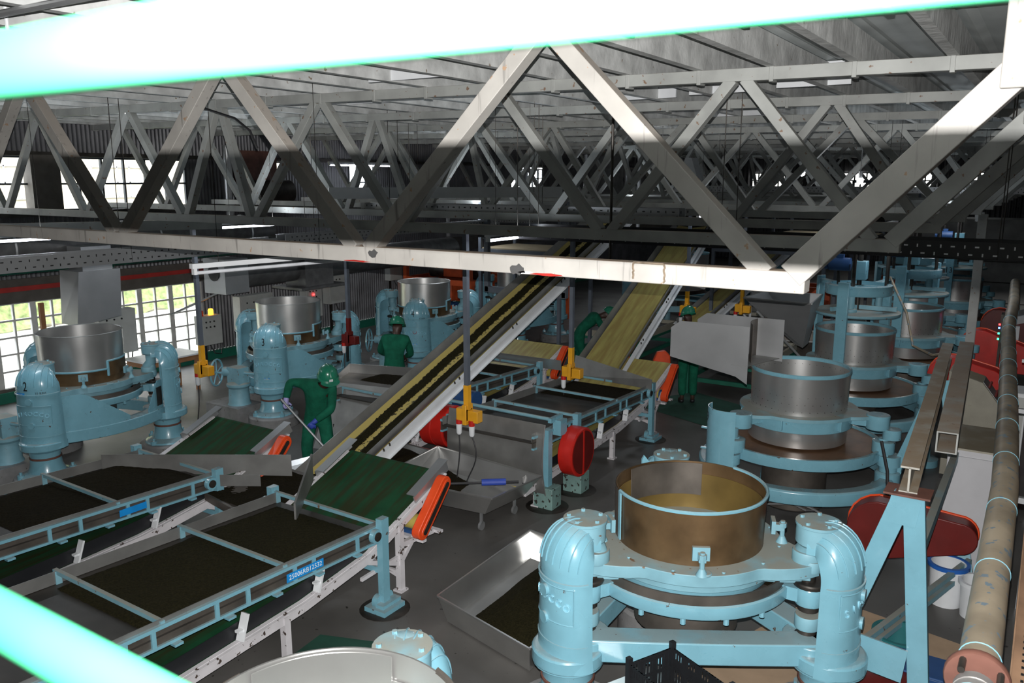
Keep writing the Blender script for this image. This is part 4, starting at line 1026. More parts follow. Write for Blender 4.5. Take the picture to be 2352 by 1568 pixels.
# chute sheets at discharge of sifter 2 : long upright steel sheets
o=obj('upright_steel_sheet',MB().plate([(-9.04,5.12,.78),(-7.22,6.36,.72),(-7.22,6.36,.98),(-9.04,5.12,1.0)],.006),M['steel_dull']);tag(o,'long upright steel sheet along the end of the second sifter tray','steel sheet')
o=obj('upright_steel_sheet',MB().plate([(-7.43,5.52,.82),(-7.05,5.76,.82),(-7.05,5.76,.95),(-7.43,5.52,.95)],.006),M['steel_dull']);tag(o,'short upright steel sheet beside the second sifter tray corner','steel sheet')
tea_bed(-7.7,-6.65,5.5,6.55,lambda y:.66,.1,'tea pile sliding from the second sifter to the foot of the long conveyor',6)
o=obj('tea_slide',MB().hexa([(-7.7,5.5,.6),(-6.65,5.4,.5),(-6.7,6.6,.55),(-7.6,6.6,.6)],[(-7.7,5.5,.68),(-6.65,5.4,.6),(-6.7,6.6,.66),(-7.6,6.6,.68)]),M['steel_dark']);tag(o,'stained steel slide under the tea between sifter and conveyor','chute')
o=obj('spout_plate',MB().plate([(-6.02,5.3,.82),(-6.45,5.95,.95),(-6.45,5.95,1.25),(-6.02,5.3,1.0)],.02),M['steel_dull']);tag(o,'narrow slanting steel plate at the end of the nearest sifter tray','steel sheet')
# end plates at the far side of middle trays
o=obj('tray_end_plate',MB().plate([(-6.62,12.1,.86),(-5.1,11.95,.86),(-5.1,11.95,1.02),(-6.62,12.2,1.2)],.01),M['steel_dull']);tag(o,'slanting steel end plate on the middle sifter tray','steel sheet')
o=obj('tray_end_plate',MB().plate([(-9.0,12.5,.8),(-7.1,12.55,.8),(-7.1,12.55,.98),(-9.0,12.5,.98)],.008),M['steel']);tag(o,'bright wet steel end sheet on the tray under the long conveyor','steel sheet')
# apron of middle sifter
t=thing('steel_apron','large bent steel apron hanging from the near end of the middle sifter','apron',(0,0,0))
ap=MB().grid(12,16,lambda u,v:V(-6.58+1.5*u,8.58-.10*math.sin(v*2.2)+.12*v*v,1.13-.98*v)).grid(12,16,lambda u,v:V(-6.58+1.5*u,8.586-.10*math.sin(v*2.2)+.12*v*v,1.13-.98*v))
obj('apron_sheet',ap,M['steel_dull'],t)
eb=MB().tube([(-5.08,8.58-.10*math.sin(v*.22)+.12*v*v*.01,1.13-.098*v) for v in range(11)],.01,6);obj('apron_edge',eb,M['steel'],t)
# feed end frame: red eccentric wheel guards, posts on concrete blocks
def wheel(loc,lab,r=.33):
    t=thing('wheel_guard',lab,'wheel guard',loc,0,'round red wheel guards')
    obj('guard_shell',MB().lathe([(r-.02,0),(r,.015),(r,.2),(r-.02,.215),(0,.216)],(0,0,0),36,axis=(1,0,0)),M['red'],t)
    obj('guard_mesh',MB().lathe([(r-.04,.217),(0,.222)],(0,0,0),30,axis=(1,0,0)),M['dark_red'],t)
    obj('centre_bar',MB().box((.222,0,0),(.01,.03,2*r-.06)),M['red'],t)
    return t
wheel((-5.1,9.25,.62),'round bright red wheel guard beside the steel apron')
wheel((-6.95,8.9,.75),'red wheel guard partly hidden left of the steel apron',.3)
wheel((-7.4,9.2,.62),'dark red wheel guard in shade left of the apron',.3)
def stand(loc,h,lab,post=True):
    t=thing('machine_stand',lab,'machine stand',loc,0,'green-grey footings of the middle sifter')
    obj('foot_block',MB().box((0,0,.14),(.28,.24,.28)),M['foot'],t,bevel=.01)
    obj('stand_post',MB().box((0,0,.28+h/2),(.08,.1,h)),M['blue'],t)
    obj('oil_stain',MB().lathe([(.28,.001),(.27,.004),(0,.005)],(0,0,0),20),M['dark'],t)
M['foot']=mat('green_grey_footing',(.17,.28,.26),.6,vary=.2,chips=(.03,.03,.025),chip_amt=.1)
stand((-5.12,8.72,0),.75,'post and footing at the near corner of the steel apron')
stand((-5.08,9.42,0),.8,'post and footing beneath the red wheel guard')
o=obj('drive_motor',MB().cyl((-7.3,9.6,.95),.14,.45,20,axis=(1,0,0)).box((-7.1,9.6,.8),(.4,.3,.06)),M['motor_blue']);tag(o,'dark blue drive motor behind the steel apron','motor')
o=obj('drive_shaft',MB().tube([(-7.0,9.05,1.07),(-5.15,9.0,1.07)],.025,10),M['blue_dusty']);tag(o,'blue cross shaft over the near end of the middle sifter','shaft')
for x in (-7.0,-5.12):
    o=obj('shaft_bracket',MB().box((x,9.03,.99),(.12,.16,.2)).box((x-.05,9.0,1.1),(.05,.3,.06)),M['blue']);tag(o,'blue shaft bracket at the %s end of the cross shaft'%('left' if x<-6 else 'right'),'bracket')
# ---- inclined conveyors
def place_incline(t,p,q):
    p=V(*p);q=V(*q);d=(q-p).normalized();x=d.cross(V(0,0,1)).normalized();z=x.cross(d)
    t.matrix_world=Matrix.Translation(p)@Matrix((x,d,z)).transposed().to_4x4()
def incline(p,q,bm_,lab,w=.3):
    t=make_incline((V(*q)-V(*p)).length,0,bm_,w);t['label']=lab;t['group']='steep inclined conveyors';place_incline(t,p,q);return t
b1=incline((-7.13,6.5,.42),(-7.2,14.9,3.50),M['belt_tea'],'long steep yellow conveyor carrying two bands of dark tea',.27)
b2=incline((-6.35,12.5,.86),(-6.98,18.4,3.02),M['belt_yellow'],'steep dull-yellow empty conveyor right of the tea-carrying one',.33)
b3=incline((-6.6,17.4,.9),(-5.9,21.5,2.35),M['belt_yellow'],'smaller conveyor rising to the right behind the green sifters',.22)
# tea ribbons on the long belt
for k,(xc,hw,lab) in enumerate(((-.095,.068,'left dark tea ribbon riding on the long steep conveyor'),(.165,.082,'right dark tea ribbon riding on the long steep conveyor'))):
    r=random.Random(k);L=8.6
    def fn(u,v,xc=xc,hw=hw,r=r): 
        e=abs(2*u-1);j=r.uniform(-.012,.012) if e>.8 else 0
        x=xc+(2*u-1)*hw+j+.012*math.sin(v*40+xc*30)
        return V(x,.15+L*v,.038+.05*(x/.27)**2+.02*(1-e**2)+r.uniform(0,.005))
    o=obj('tea_ribbon',MB().grid(8,500,fn),M['tea_green']);tag(o,lab,'tea leaf',kind='stuff');o.matrix_world=b1.matrix_world.copy()
# low cross belt at the foot of the long conveyor
t=thing('cross_conveyor','low yellow belt trough passing under the foot of the long conveyor','conveyor')
obj('belt',MB().bar((-8.6,8.6,.33),(-7.75,7.5,.36),.28,.02),M['belt_yellow'],t)
for s in (-1,1):
    d=V(.85,-1.1,0).normalized();nn=V(-d.y,d.x,0)*.2*s;obj('side_guide',MB().bar(V(-8.6,8.6,.38)+nn,V(-7.75,7.5,.4)+nn,.02,.14),M['steel_dull'],t)
for k in (0.15,.85):
    p=V(-8.6,8.6,0).lerp(V(-7.75,7.5,0),k);obj('leg',MB().box((p.x,p.y,.16),(.3,.05,.32)),M['steel_dark'],t)
# ---- stainless troughs and trolleys of tea
def trolley(corners,h,lab,grp,inner='steel_dull',flare=.78,wheels=True,zb=.16,legs=None):
    """open tapered tray; corners = 4 rim points"""
    t=thing('tea_trolley',lab,'trolley',(0,0,0),0,grp)
    c=sum((V(*p) for p in corners),V(0,0,0))/4
    bot=[V(c.x+(p[0]-c.x)*flare,c.y+(p[1]-c.y)*flare,p[2]-h) for p in corners];tp=[V(*p) for p in corners]
    mb=MB();
    for i in range(4):
        j=(i+1)%4;mb.plate([tp[i],tp[j],bot[j],bot[i]],.006)
    mb.plate(bot,.006);obj('tray',mb,M[inner],t)
    rm=MB()
    for i in range(4): rm.bar(tp[i],tp[(i+1)%4],.018,.018)
    obj('rolled_rim',rm,M['steel'],t)
    if wheels:
        for i in range(4):
            w=MB();p=bot[i].lerp(V(c.x,c.y,bot[i].z),.15);w.cyl((p.x-.015,p.y,.055),.055,.03,14,axis=(1,0,0));w.box((p.x,p.y,(.08+p.z)/2),(.03,.03,max(.02,p.z-.08)));obj('castor',w,M['galv'],t)
    return t
trolley([(-6.75,7.35,.5),(-5.15,7.5,.5),(-5.05,8.45,.5),(-6.65,8.4,.62)],.26,'stainless tea trolley half filled, under the steel apron','steel tea trolleys','steel')
tea_bed(-6.5,-5.9,7.55,8.25,lambda y:.28,.18,'tea heap in the trolley under the steel apron',11)
trolley([(-7.6,7.45,.45),(-6.85,7.3,.45),(-6.75,8.6,.45),(-7.5,8.65,.45)],.28,'steel tea trolley right of the long conveyor foot, heaped dark','steel tea trolleys')
tea_bed(-7.45,-6.9,7.6,8.5,lambda y:.34,.2,'dark tea heap in the trolley by the long conveyor',12)
trolley([(-4.5,5.64,.3),(-3.3,5.35,.3),(-3.35,7.2,.3),(-4.55,7.38,.3)],.28,'wide floor-standing steel trough of tea left of the foreground machine','steel tea trolleys','steel',.9,False)
tea_bed(-4.25,-3.4,5.7,7.2,lambda y:.05,.3,'brown tea heap in the floor trough beside the foreground machine',13,'tea_green',.3)
# tall hopper trolley in front of second worker
t=thing('steel_hopper_trolley','tall scooped steel hopper between the two workers','hopper',(0,0,0))
obj('front_sheet',MB().grid(8,10,lambda u,v:V(-9.15+1.5*u,8.95-.45*v+.3*u,1.06-.95*v)).grid(8,10,lambda u,v:V(-9.15+1.5*u,8.956-.45*v+.3*u,1.06-.95*v)),M['steel_dull'],t)
obj('back_sheet',MB().plate([(-9.4,9.6,1.05),(-7.8,10.1,1.05),(-7.8,10.1,1.2),(-9.4,9.6,1.2)],.008),M['steel'],t)
obj('left_sheet',MB().plate([(-9.15,8.95,1.05),(-9.4,9.6,1.05),(-9.4,9.6,1.2),(-9.15,8.95,1.09)],.008),M['steel'],t)
obj('hopper_tray',MB().hexa([(-9.15,8.95,1.03),(-7.65,9.25,1.03),(-7.8,10.1,1.03),(-9.4,9.6,1.03)],[(-9.15,8.95,1.05),(-7.65,9.25,1.05),(-7.8,10.1,1.05),(-9.4,9.6,1.05)]),M['steel_dark'],t)
tea_bed(-8.9,-7.9,9.3,9.9,lambda y:1.045,.05,'thin tea on top of the tall steel hopper',14)
o=obj('steel_pan',MB().plate([(-8.55,7.0,.34),(-7.7,6.75,.3),(-7.35,7.5,.42),(-7.9,7.75,.52)],.012).box((-8.0,7.2,.17),(.3,.3,.3)),M['steel']);tag(o,'bright steel pan at the shovelling worker\'s feet','steel pan')
# green floor mats, cardboard
for p,lab in (([(-6.4,13.9,.004),(-4.6,13.2,.004),(-4.0,14.6,.004),(-5.6,15.3,.004)],'green floor mat under the worker at the green sifter'),([(-5.0,2.2,.004),(-3.6,2.4,.004),(-4.2,5.3,.004),(-5.3,4.9,.004)],'green floor mat along the nearest sifter')):
    o=obj('floor_mat',MB().plate(p,.008),M['mat_green']);tag(o,lab,'mat')
    o.location.z=.002
o=obj('cardboard',MB().plate([(-2.3,6.1,.004),(-.9,5.2,.004),(-.1,7.9,.004),(-1.6,8.2,.004)],.008),M['card']);tag(o,'flattened brown cardboard on the floor behind the foreground machine','cardboard');o.location.z=.002
# ---- hanging socket posts
def socket_post(x,y,z,lab,n=2,red=False,coltop=3.6,ymat='yellow'):
    t=thing('hanging_socket_post',lab,'socket post',(x,y,0),0,'hanging posts with yellow sockets')
    obj('post',MB().box((0,0,(z+.3+coltop)/2),(.06,.06,coltop-z-.3)),M['post'],t)
    obj('lower_sleeve',MB().box((0,0,z+.22),(.07,.07,.32)),M['dark_red' if red else 'yellow'],t)
    b=MB();b.box((-.05,.0,z),(.16,.14,.16));b.box((.1,.02,z-.02),(.16,.12,.15));b.box((0,.0,z),(.06,.16,.26));obj('socket_box',b,M['dark_red' if red else 'yellow'],t,bevel=.008)
    for k in range(n):
        xx=-.12+.2*k
        p=MB();p.cyl((xx,-.02,z-.14),.042,.07,14);pl=obj('plug',p,M['red'],t)
        p=MB();p.lathe([(.022,z-.28),(.035,z-.26),(.04,z-.14),(.03,z-.13)],(xx,-.02,0),14);obj('plug_body',p,M['white_clean'],pl)
        sw=.1*k+.03
        obj('cable',MB().tube([(xx+sw*math.sin(i*.5)*.6,-.02-.02*i*.3,z-.27-(z-.29)*i/12) for i in range(13)],.009,6),M['rubber'],t)
    return t
socket_post(-11.0,8.0,1.22,'hanging yellow socket box on a grey post beside machine 2',1)
socket_post(-10.55,10.8,1.3,'hanging dark red socket box on a grey post in front of machine 3',1,True)
socket_post(-6.0,8.2,1.22,'hanging yellow twin-socket box in front of the steel apron',2)
socket_post(-6.05,11.0,1.22,'hanging yellow socket box over the corner of the middle sifter',1)
socket_post(-6.2,16.2,1.5,'hanging yellow socket box above the worker at the green sifter',2)
socket_post(-5.3,17.0,1.5,'hanging yellow socket box beyond that worker, by the orange frame',1)
# ---- blue gantry with I beam
t=thing('lifting_gantry','pale blue steel A-frame gantry carrying a dusty I-beam at right','gantry')
z0=2.0;pA=V(-.66,6.1,z0);pB=V(-.93,11.2,z0)
def ibeam(mb,p,q,w,h,tk=.014):
    p=V(*p);q=V(*q);u=V(0,0,1)
    for dz in (-h/2,h/2): mb.bar(p+u*dz,q+u*dz,w,tk)
    mb.bar(p,q,tk,h);return mb
obj('i_beam',ibeam(MB(),pA+V(0,0,.09),pB+V(0,0,.09),.12,.18),M['dusty_beam'] if 'dusty_beam' in M else M['truss_far'],t)
c=MB();q1=pA+V(.02,.9,.14);q2=pB+V(.08,0,.14)
r=V(.07,0,0)
for s in (-1,1): c.bar(q1+r*s+V(.12,0,0),q2+r*s+V(.12,0,0),.012,.16)
c.bar(q1+V(.12,0,.08),q2+V(.12,0,.08),.15,.01);c.bar(q1+V(.12,0,-.08),q2+V(.12,0,-.08),.15,.01)
obj('box_channel',c,M['truss_far'],t)
obj('end_plate',MB().box(pA+V(0,.05,-.01),(.3,.22,.015)),M['rust'],t)
L=MB();L.bar(pA+V(-.02,.02,-.02),(-1.28,6.1,.0),.14,.06,up=(0,1,0));obj('leg',L,M['blue'],t,bevel=.004)
L=MB();L.bar(pA+V(.04,.02,-.02),(-.42,6.15,.0),.14,.06,up=(0,1,0));obj('leg',L,M['blue'],t,bevel=.004)
L=MB();L.prism([(-.1,0),(.1,0),(.07,-.22),(-.13,-.22)],-.05,.05,Matrix.Rotation(PI/2,3,'X'),pA+V(-.0,.03,-.02));obj('leg_gusset',L,M['blue'],t)
L=MB();L.bar((-.80,9.9,2.0),(-.33,9.0,.0),.12,.05,up=(0,1,0));obj('leg',L,M['blue'],t,bevel=.004)
L=MB();L.bar((-.86,9.9,2.0),(-1.5,10.1,.0),.12,.05,up=(0,1,0));obj('leg',L,M['blue'],t,bevel=.004)
L=MB();L.bar((-.58,6.15,1.45),(-.6,9.5,1.35),.06,.1);obj('rail',L,M['blue_dusty'],t)
for z in (.38,.28):
    L=MB();L.bar((-1.15,6.15,z+.02),(-.36,9.0,z),.05,.05);obj('rail',L,M['blue_dusty'],t)
L=MB();L.box((-.82,6.08,.72),(.5,.015,.26),m=Matrix.Rotation(rad(6),3,'Y'));obj('cross_plate',L,M['blue'],t)
for i in range(4): pass
L=MB().bar((-.42,6.7,1.30),(-.2,7.0,1.3),.35,.08)
# ---- control cabinets
t=thing('control_cabinet','tall cream control cabinet with sloping button desk at right','cabinet',(0,0,0))
x0,y0=-1.0,12.9
b=MB().prism([(0,0),(.75,0),(.75,.95),(.42,1.38),(0,1.5)],-.25,.25,Matrix.Rotation(PI/2,3,'X'),(x0,y0,.05));obj('cabinet_body',b,M['cream'],t,bevel=.01)
b=MB().box((x0+.2,y0-.256,.8),(.22,.008,.6));d=obj('door',b,M['cream'],t);obj('lock',MB().box((x0+.2,y0-.265,.75),(.06,.01,.05)),M['grey_box'],d)
pn=MB()
dv=V(.33,0,-.43).normalized();nr=V(.43,0,.33).normalized()
base=V(x0+.42,y0,1.43)
pn.plate([base+V(0,-.2,0)+nr*.004,base+V(0,.2,0)+nr*.004,base+dv*.45+V(0,.2,0)+nr*.004,base+dv*.45+V(0,-.2,0)+nr*.004],.006);obj('button_panel',pn,M['galv'],t)
bt=MB()
for i in range(2):
    for j in range(6): bt.cyl(base+dv*(.1+.14*i)+V(0,-.16+.065*j,0)+nr*.01,.014,.03,8,axis=tuple(nr))
obj('push_buttons',bt,M['dark_red'],t);obj('base_plinth',MB().box((x0+.37,y0,.03),(.72,.5,.06)),M['ink'],t)
t=thing('white_cabinet','tall plain white-grey cabinet with dusty top beside the big pipe','cabinet',(0,0,0))
obj('cabinet_body',MB().box((-.42,9.75,.72),(.5,.95,1.44)),M['cabwhite'],t,bevel=.01);obj('cabinet_top',MB().box((-.42,9.75,1.445),(.52,.97,.02)),M['cream'],t)
obj('door',MB().box((-.42,9.265,.72),(.44,.02,1.3)),M['cabwhite'],t)
t=thing('slim_cabinet','slim pale cabinet behind the pipe, right of the cream one','cabinet',(0,0,0))
obj('cabinet_body',MB().box((-.2,12.2,.75),(.3,.5,1.5)),M['white_clean'],t,bevel=.01);obj('door',MB().box((-.2,11.94,.8),(.26,.02,1.3)),M['grey_box'],t)
# bins
def bin_(loc,r,h,m,m2,lab):
    t=thing('bucket',lab,'bucket',loc,0);obj('tub',MB().lathe([(0,.01),(r*.85,0),(r,h),(r-.012,h),(r*.83,.02),(0,.02)],n=28),M[m],t);obj('rim',MB().lathe([(r-.01,h-.03),(r+.02,h-.03),(r+.022,h+.01),(r-.01,h+.01)],n=28,closed=True),M[m2],t)
bin_((-.52,8.75,0),.17,.42,'white_clean','blue_plastic','white bucket with blue rim under the gantry')
bin_((-.25,8.6,0),.15,.36,'white_clean','white_clean','second white bucket right of the blue-rimmed one')
bin_((-.75,7.3,0),.2,.3,'teal_bin','teal_bin','teal green tub on the floor behind the gantry legs')
o=obj('storage_box',MB().box((-.55,6.9,.14),(.5,.32,.28)).box((-.55,6.9,.29),(.53,.35,.02)),M['motor_blue'],bevel=.01);tag(o,'dark blue plastic box behind the gantry foot','box')
o=obj('motor_cover',MB().lathe([(.42,0),(.42,.22),(.35,.26),(0,.27)],(-.85,6.55,.02),30),M['dark_red']);tag(o,'dark red round cover on the floor by the gantry foot','motor cover')
# red belt guards along the right row
def belt_guard(p,q,r1,r2,w,m,lab):
    t=thing('belt_guard',lab,'belt guard',(0,0,0),0,'red drive guards of the right row')
    p=V(*p);q=V(*q);d=(q-p).normalized();n=V(0,0,1) if abs(d.z)<.9 else V(0,1,0);n=(n-d*n.dot(d)).normalized();sd=d.cross(n);poly=[]
    for k in range(11):
        a=PI/2+PI*k/10;poly.append(p+(d*math.cos(a)+n*math.sin(a))*r1)
    for k in range(11):
        a=-PI/2+PI*k/10;poly.append(q+(d*math.cos(a)+n*math.sin(a))*r2)
    k=len(poly);mb=MB().add([v-sd*w/2 for v in poly]+[v+sd*w/2 for v in poly],[tuple(range(k)),tuple(range(k,2*k))[::-1]]+[(i,k+i,k+(i+1)%k,(i+1)%k) for i in range(k)])
    obj('guard_shell',mb,M[m],t,bevel=.01)
    mb=MB();mb.tube([tuple(v-sd*(w/2+.004)) for v in poly]+[tuple(poly[0]-sd*(w/2+.004))],.016,6,cap=False);obj('guard_edge',mb,M['orange'],t)
belt_guard((-1.15,8.55,.72),(-.45,8.6,.78),.3,.16,.2,'dark_red','big dark red drive guard with orange edge behind the gantry')
belt_guard((-1.1,14.2,1.15),(-.6,14.2,1.1),.32,.25,.3,'red','bright red hood left of the cream cabinet')
belt_guard((-.9,17.2,1.1),(.1,17.2,.9),.35,.2,.3,'red','dim red hood behind the cream cabinet')
belt_guard((-.75,20.2,1.1),(.2,20.2,.9),.35,.2,.3,'dark_red','dim red hood farthest back in the right row')
# I-beam column at far right
o=obj('hall_column',ibeam(MB(),(0,0,0),(0,0.001,3.6),.1,.01,.02).box((0,.07,1.8),(.13,.02,3.6)).box((0,-.07,1.8),(.13,.02,3.6)).box((0,0,1.8),(.015,.14,3.6)),M['truss_far']);o.location=(-.95,15.2,0);tag(o,'grey steel column standing between the right row and the cabinets','column')
# ---- big lagged pipe along the right
t=thing('lagged_pipe','thick dusty pipe running away along the right edge','pipe')
pp=[(-.07,2.4,2.12),(-.07,3.55,2.12)]
obj('near_pipe_section',MB().tube(pp,.082,24),M['pipe2'],t)
obj('pipe_section',MB().tube([(-.07,3.68,2.12),(-.09,6.2,2.12),(-.17,8.4,2.12),(-.28,11,2.12),(-.38,13.3,2.14),(-.40,15.3,2.2),(-.5,18.5,2.2)],.082,24),M['pipe'],t)
obj('reducer',MB().lathe([(.085,0),(.05,.07),(.05,.11)],(-.07,3.50,2.12),24,axis=(0,1,0)),M['pipe2'],t)
fl=MB().lathe([(.12,0),(.125,.01),(.125,.035),(.12,.045),(0,.046)],(-.07,3.62,2.12),28,axis=(0,1,0));f=obj('flange',fl,M['rust'],t)
for k in range(4): a=k*PI/2+.6;obj('flange_bolt',MB().cyl((-.07+.1*math.cos(a),3.53,2.12+.1*math.sin(a)),.014,.1,8,axis=(0,1,0)),M['dark'],f)
for y in (3.45,3.8,4.75,5.75,6.8,7.8,8.7,9.6,10.5,11.3,12.1,12.9,13.7,14.5,15.2):
    k=[(2.4,-.07),(3.68,-.07),(6.2,-.09),(8.4,-.17),(11,-.28),(13.3,-.38),(15.3,-.40),(18.5,-.5)];x=-.07
    for (ya,xa),(yb,xb) in zip(k[:-1],k[1:]):
        if ya<=y<=yb: x=xa+(xb-xa)*(y-ya)/(yb-ya)
    obj('pipe_seam',MB().lathe([(.081,-.004),(.0855,0),(.081,.006)],(x,y,2.12 if y<12 else 2.12+.02*(y-12)),24,axis=(0,1,0)),M['blue'],t)
o=obj('rusty_pipe_stub',MB().tube([(-.33,3.42,2.0),(-.1,3.5,2.0)],.045,18),M['rust']);tag(o,'short rusty pipe stub joining the big pipe at the bottom right','pipe')
tr=thing('perforated_tray','brown dusty perforated tray running along the right picture edge','cable tray',(0,0,0))
obj('tray_body',MB().box((.13,9,2.05),(.16,14,.01)).box((.045,9,2.1),(.006,14,.1)).box((.21,9,2.1),(.006,14,.1)),M['brown_tray'],tr)
h=MB();y=2.4
while y<9: h.box((.09,y,2.056),(.012,.02,.002));h.box((.15,y,2.056),(.012,.02,.002));y+=.06
obj('tray_holes',h,M['ink'],tr)
for i,y in enumerate((6.4,9.0,11.6,14.2)):
    p=MB().box((.1,y,1.0),(.05,.05,2.0)).box((.0,y,1.99),(.3,.04,.04));o=obj('pipe_support',p,M['galv']);tag(o,'slotted galvanised post carrying the pipe, %s from the camera'%['first','second','third','fourth'][i],'support','supports of the big pipe')
# ---- black plastic crate, bottom centre
t=thing('plastic_crate','black slatted plastic crate in front of the foreground machine','crate',(-1.73,4.66,-.03),rad(-26))
w,d,zc,h=.56,.38,.755,.26
b=MB();b.box((0,0,zc),(w,d,.012))
for s in (-1,1):
    for z in (zc+.01,zc+.12,zc+h-.01): b.box((0,s*d/2,z),(w,.012,.02));b.box((s*w/2,0,z),(.012,d,.02))
    n=22
    for i in range(n+1): b.box((-w/2+w*i/n,s*d/2,zc+h*.5),(.010 if i%5 else .03,.01,h))
    for i in range(15): b.box((s*w/2,-d/2+d*i/14,zc+h*.5),(.01,.010 if i%4 else .03,h))
    b.box((s*w/2,0,zc+h-.03),(.014,.2,.015));b.box((0,s*d/2,zc+h*.62),(w,.011,.05))
for sx in (-1,1):
    for sy in (-1,1): b.box((sx*w/2,sy*d/2,zc+h/2+.02),(.035,.035,h+.05))
obj('crate_body',b,M['black'],t)
t2=thing('steel_bench','crumpled steel-topped bench under the black crate','bench',(-1.7,4.62,0),rad(-26));obj('bench_top',MB().box((0,0,.70),(1.1,.55,.03)),M['steel'],t2)
for sx in (-.5,.5):
    for sy in (-.22,.22): obj('leg',MB().box((sx,sy,.345),(.04,.04,.69)),M['steel_dark'],t2)
# ---- wall side: ducts, hood, control boxes, table
t=thing('hood_duct','grey sheet-steel hood hanging in front of the left windows','duct hood')
b=MB();X,Y=-13.0,7.45
b.hexa([(X-.3,Y-.35,1.86),(X+.25,Y-.4,1.86),(X+.25,Y+.35,1.95),(X-.3,Y+.4,1.95)],[(X-.3,Y-.3,2.72),(X+.25,Y-.3,2.72),(X+.25,Y+.4,2.72),(X-.3,Y+.4,2.72)]);obj('hood_box',b,M['galv'],t)
obj('hood_neck',MB().box((X,Y+.05,2.9),(.4,.5,.4)),M['galv'],t)
t=thing('round_duct','dark round ventilation duct running along the left wall','duct')
obj('duct_run',MB().tube([(-13.6,-1,3.1),(-13.6,11.6,3.1)],.34,24),M['duct'],t)
for y in (1.5,4.0,6.5,9.0,11): obj('duct_joint',MB().lathe([(.345,0),(.36,.02),(.345,.04)],(-13.6,y,3.1),24,axis=(0,1,0)),M['galv'],t)
t=thing('low_round_duct','dark round duct over machines 3 and 4 with square inlet box','duct')
obj('duct_run',MB().tube([(-13.3,10.6,2.35),(-13.3,17.5,2.35)],.3,24),M['duct'],t)
obj('inlet_box',MB().box((-13.3,10.35,2.33),(.62,.55,.66)),M['galv'],t);obj('inlet_mouth',MB().cyl((-13.3,10.07,2.4),.16,.01,20,axis=(0,-1,0)),M['ink'],t)
obj('branch_box',MB().box((-13.2,12.4,2.25),(.6,.8,.6)).box((-13.2,12.4,1.93),(.9,1.3,.05)),M['duct'],t)
obj('duct_stay',MB().bar((-13.5,10.4,2.0),(-14.6,10.0,1.5),.12,.03),M['galv'],t)
def cbox(name,p,d,lab,led=None,beacon=False,btn=6,stand_=True):
    t=thing('control_box',lab,'control box',(0,0,0),0,'grey wall control boxes')
    b=obj('box_body',MB().box(p,d),M['grey_box'],t,bevel=.006)
    bm_=MB();x=p[0]+d[0]/2
    for k in range(btn): bm_.cyl((x,p[1]-d[1]*.3+d[1]*.2*(k%3),p[2]+d[2]*(.3-.18*(k//3))),.018,.02,8,axis=(1,0,0))
    obj('buttons',bm_,M['ink'],b);obj('box_door',MB().box((x+.003,p[1],p[2]),(.006,d[1]*.9,d[2]*.92)),M['grey_box'],t)
    if led: obj('indicator_lamp',MB().cyl((x+.02,p[1]-.05,p[2]+d[2]*.2),.025,.02,10,axis=(1,0,0)),M[led],b)
    if beacon:
        obj('beacon',MB().lathe([(.055,0),(.055,.1),(.04,.13),(0,.135)],(p[0],p[1]+.08,p[2]+d[2]/2),14),M['amber'],t)
        obj('siren',MB().lathe([(.045,0),(.045,.1),(.03,.12),(0,.125)],(p[0],p[1]-.16,p[2]+d[2]/2),14),M['red'],t)
    if stand_: obj('box_stand',MB().box((p[0]-d[0]/2-.03,p[1],p[2]/2),(.05,.05,p[2])),M['dark'],t)
    obj('cable',MB().tube([(p[0],p[1],p[2]-d[2]/2),(p[0]+.1,p[1]+.05,p[2]-d[2]/2-.2),(p[0]+.05,p[1]+.25,p[2]-d[2]/2-.25),(p[0]-.1,p[1]+.4,p[2]-d[2]/2)],.012,6),M['rubber'],t)
    return t
cbox('a',(-14.9,8.95,1.28),(.25,.75,.85),'large grey control box on the window beside the hood',btn=4)
cbox('b',(-14.9,11.05,1.0),(.25,.5,.62),'grey button box with red siren and amber beacon, left of machine 3',beacon=True)
cbox('c',(-15.3,12.6,1.15),(.25,.95,.8),'wide grey box on the corrugated wall behind machine 3 pillar',btn=4)
cbox('d',(-15.0,14.1,1.25),(.25,.5,.8),'grey box with red lamp and amber beacon behind machine 3 drum',led='led_red',beacon=True)
cbox('e',(-15.1,15.0,1.45),(.25,.6,.75),'second grey box right of the red-lamp box',btn=4)
cbox('f',(-15.4,17.6,1.75),(.2,.5,.75),'slim grey box with two slots, left of the orange machine',btn=2)
t=thing('wooden_table','small wooden table with pale glossy top at the left windows','table',(-14.4,9.6,0))
obj('table_top',MB().box((0,0,.74),(.75,1.25,.03)),M['white_clean'],t);obj('apron',MB().box((0,0,.67),(.65,1.15,.1)),M['wood'],t)
for sx in (-.3,.3):
    for sy in (-.52,.52): obj('leg',MB().box((sx,sy,.33),(.06,.06,.66)),M['wood'],t)
o=obj('wood_post',MB().box((-14.9,7.62,1.0),(.06,.08,2.0)),M['wood']);tag(o,'orange-brown wooden post in front of the left window','post')
for y in (9.6,):
    o=obj('green_post',MB().box((-15.9,y,2.4),(.05,.08,1.3)),M['green_line']);tag(o,'green upright strip on the wall above the windows','post')
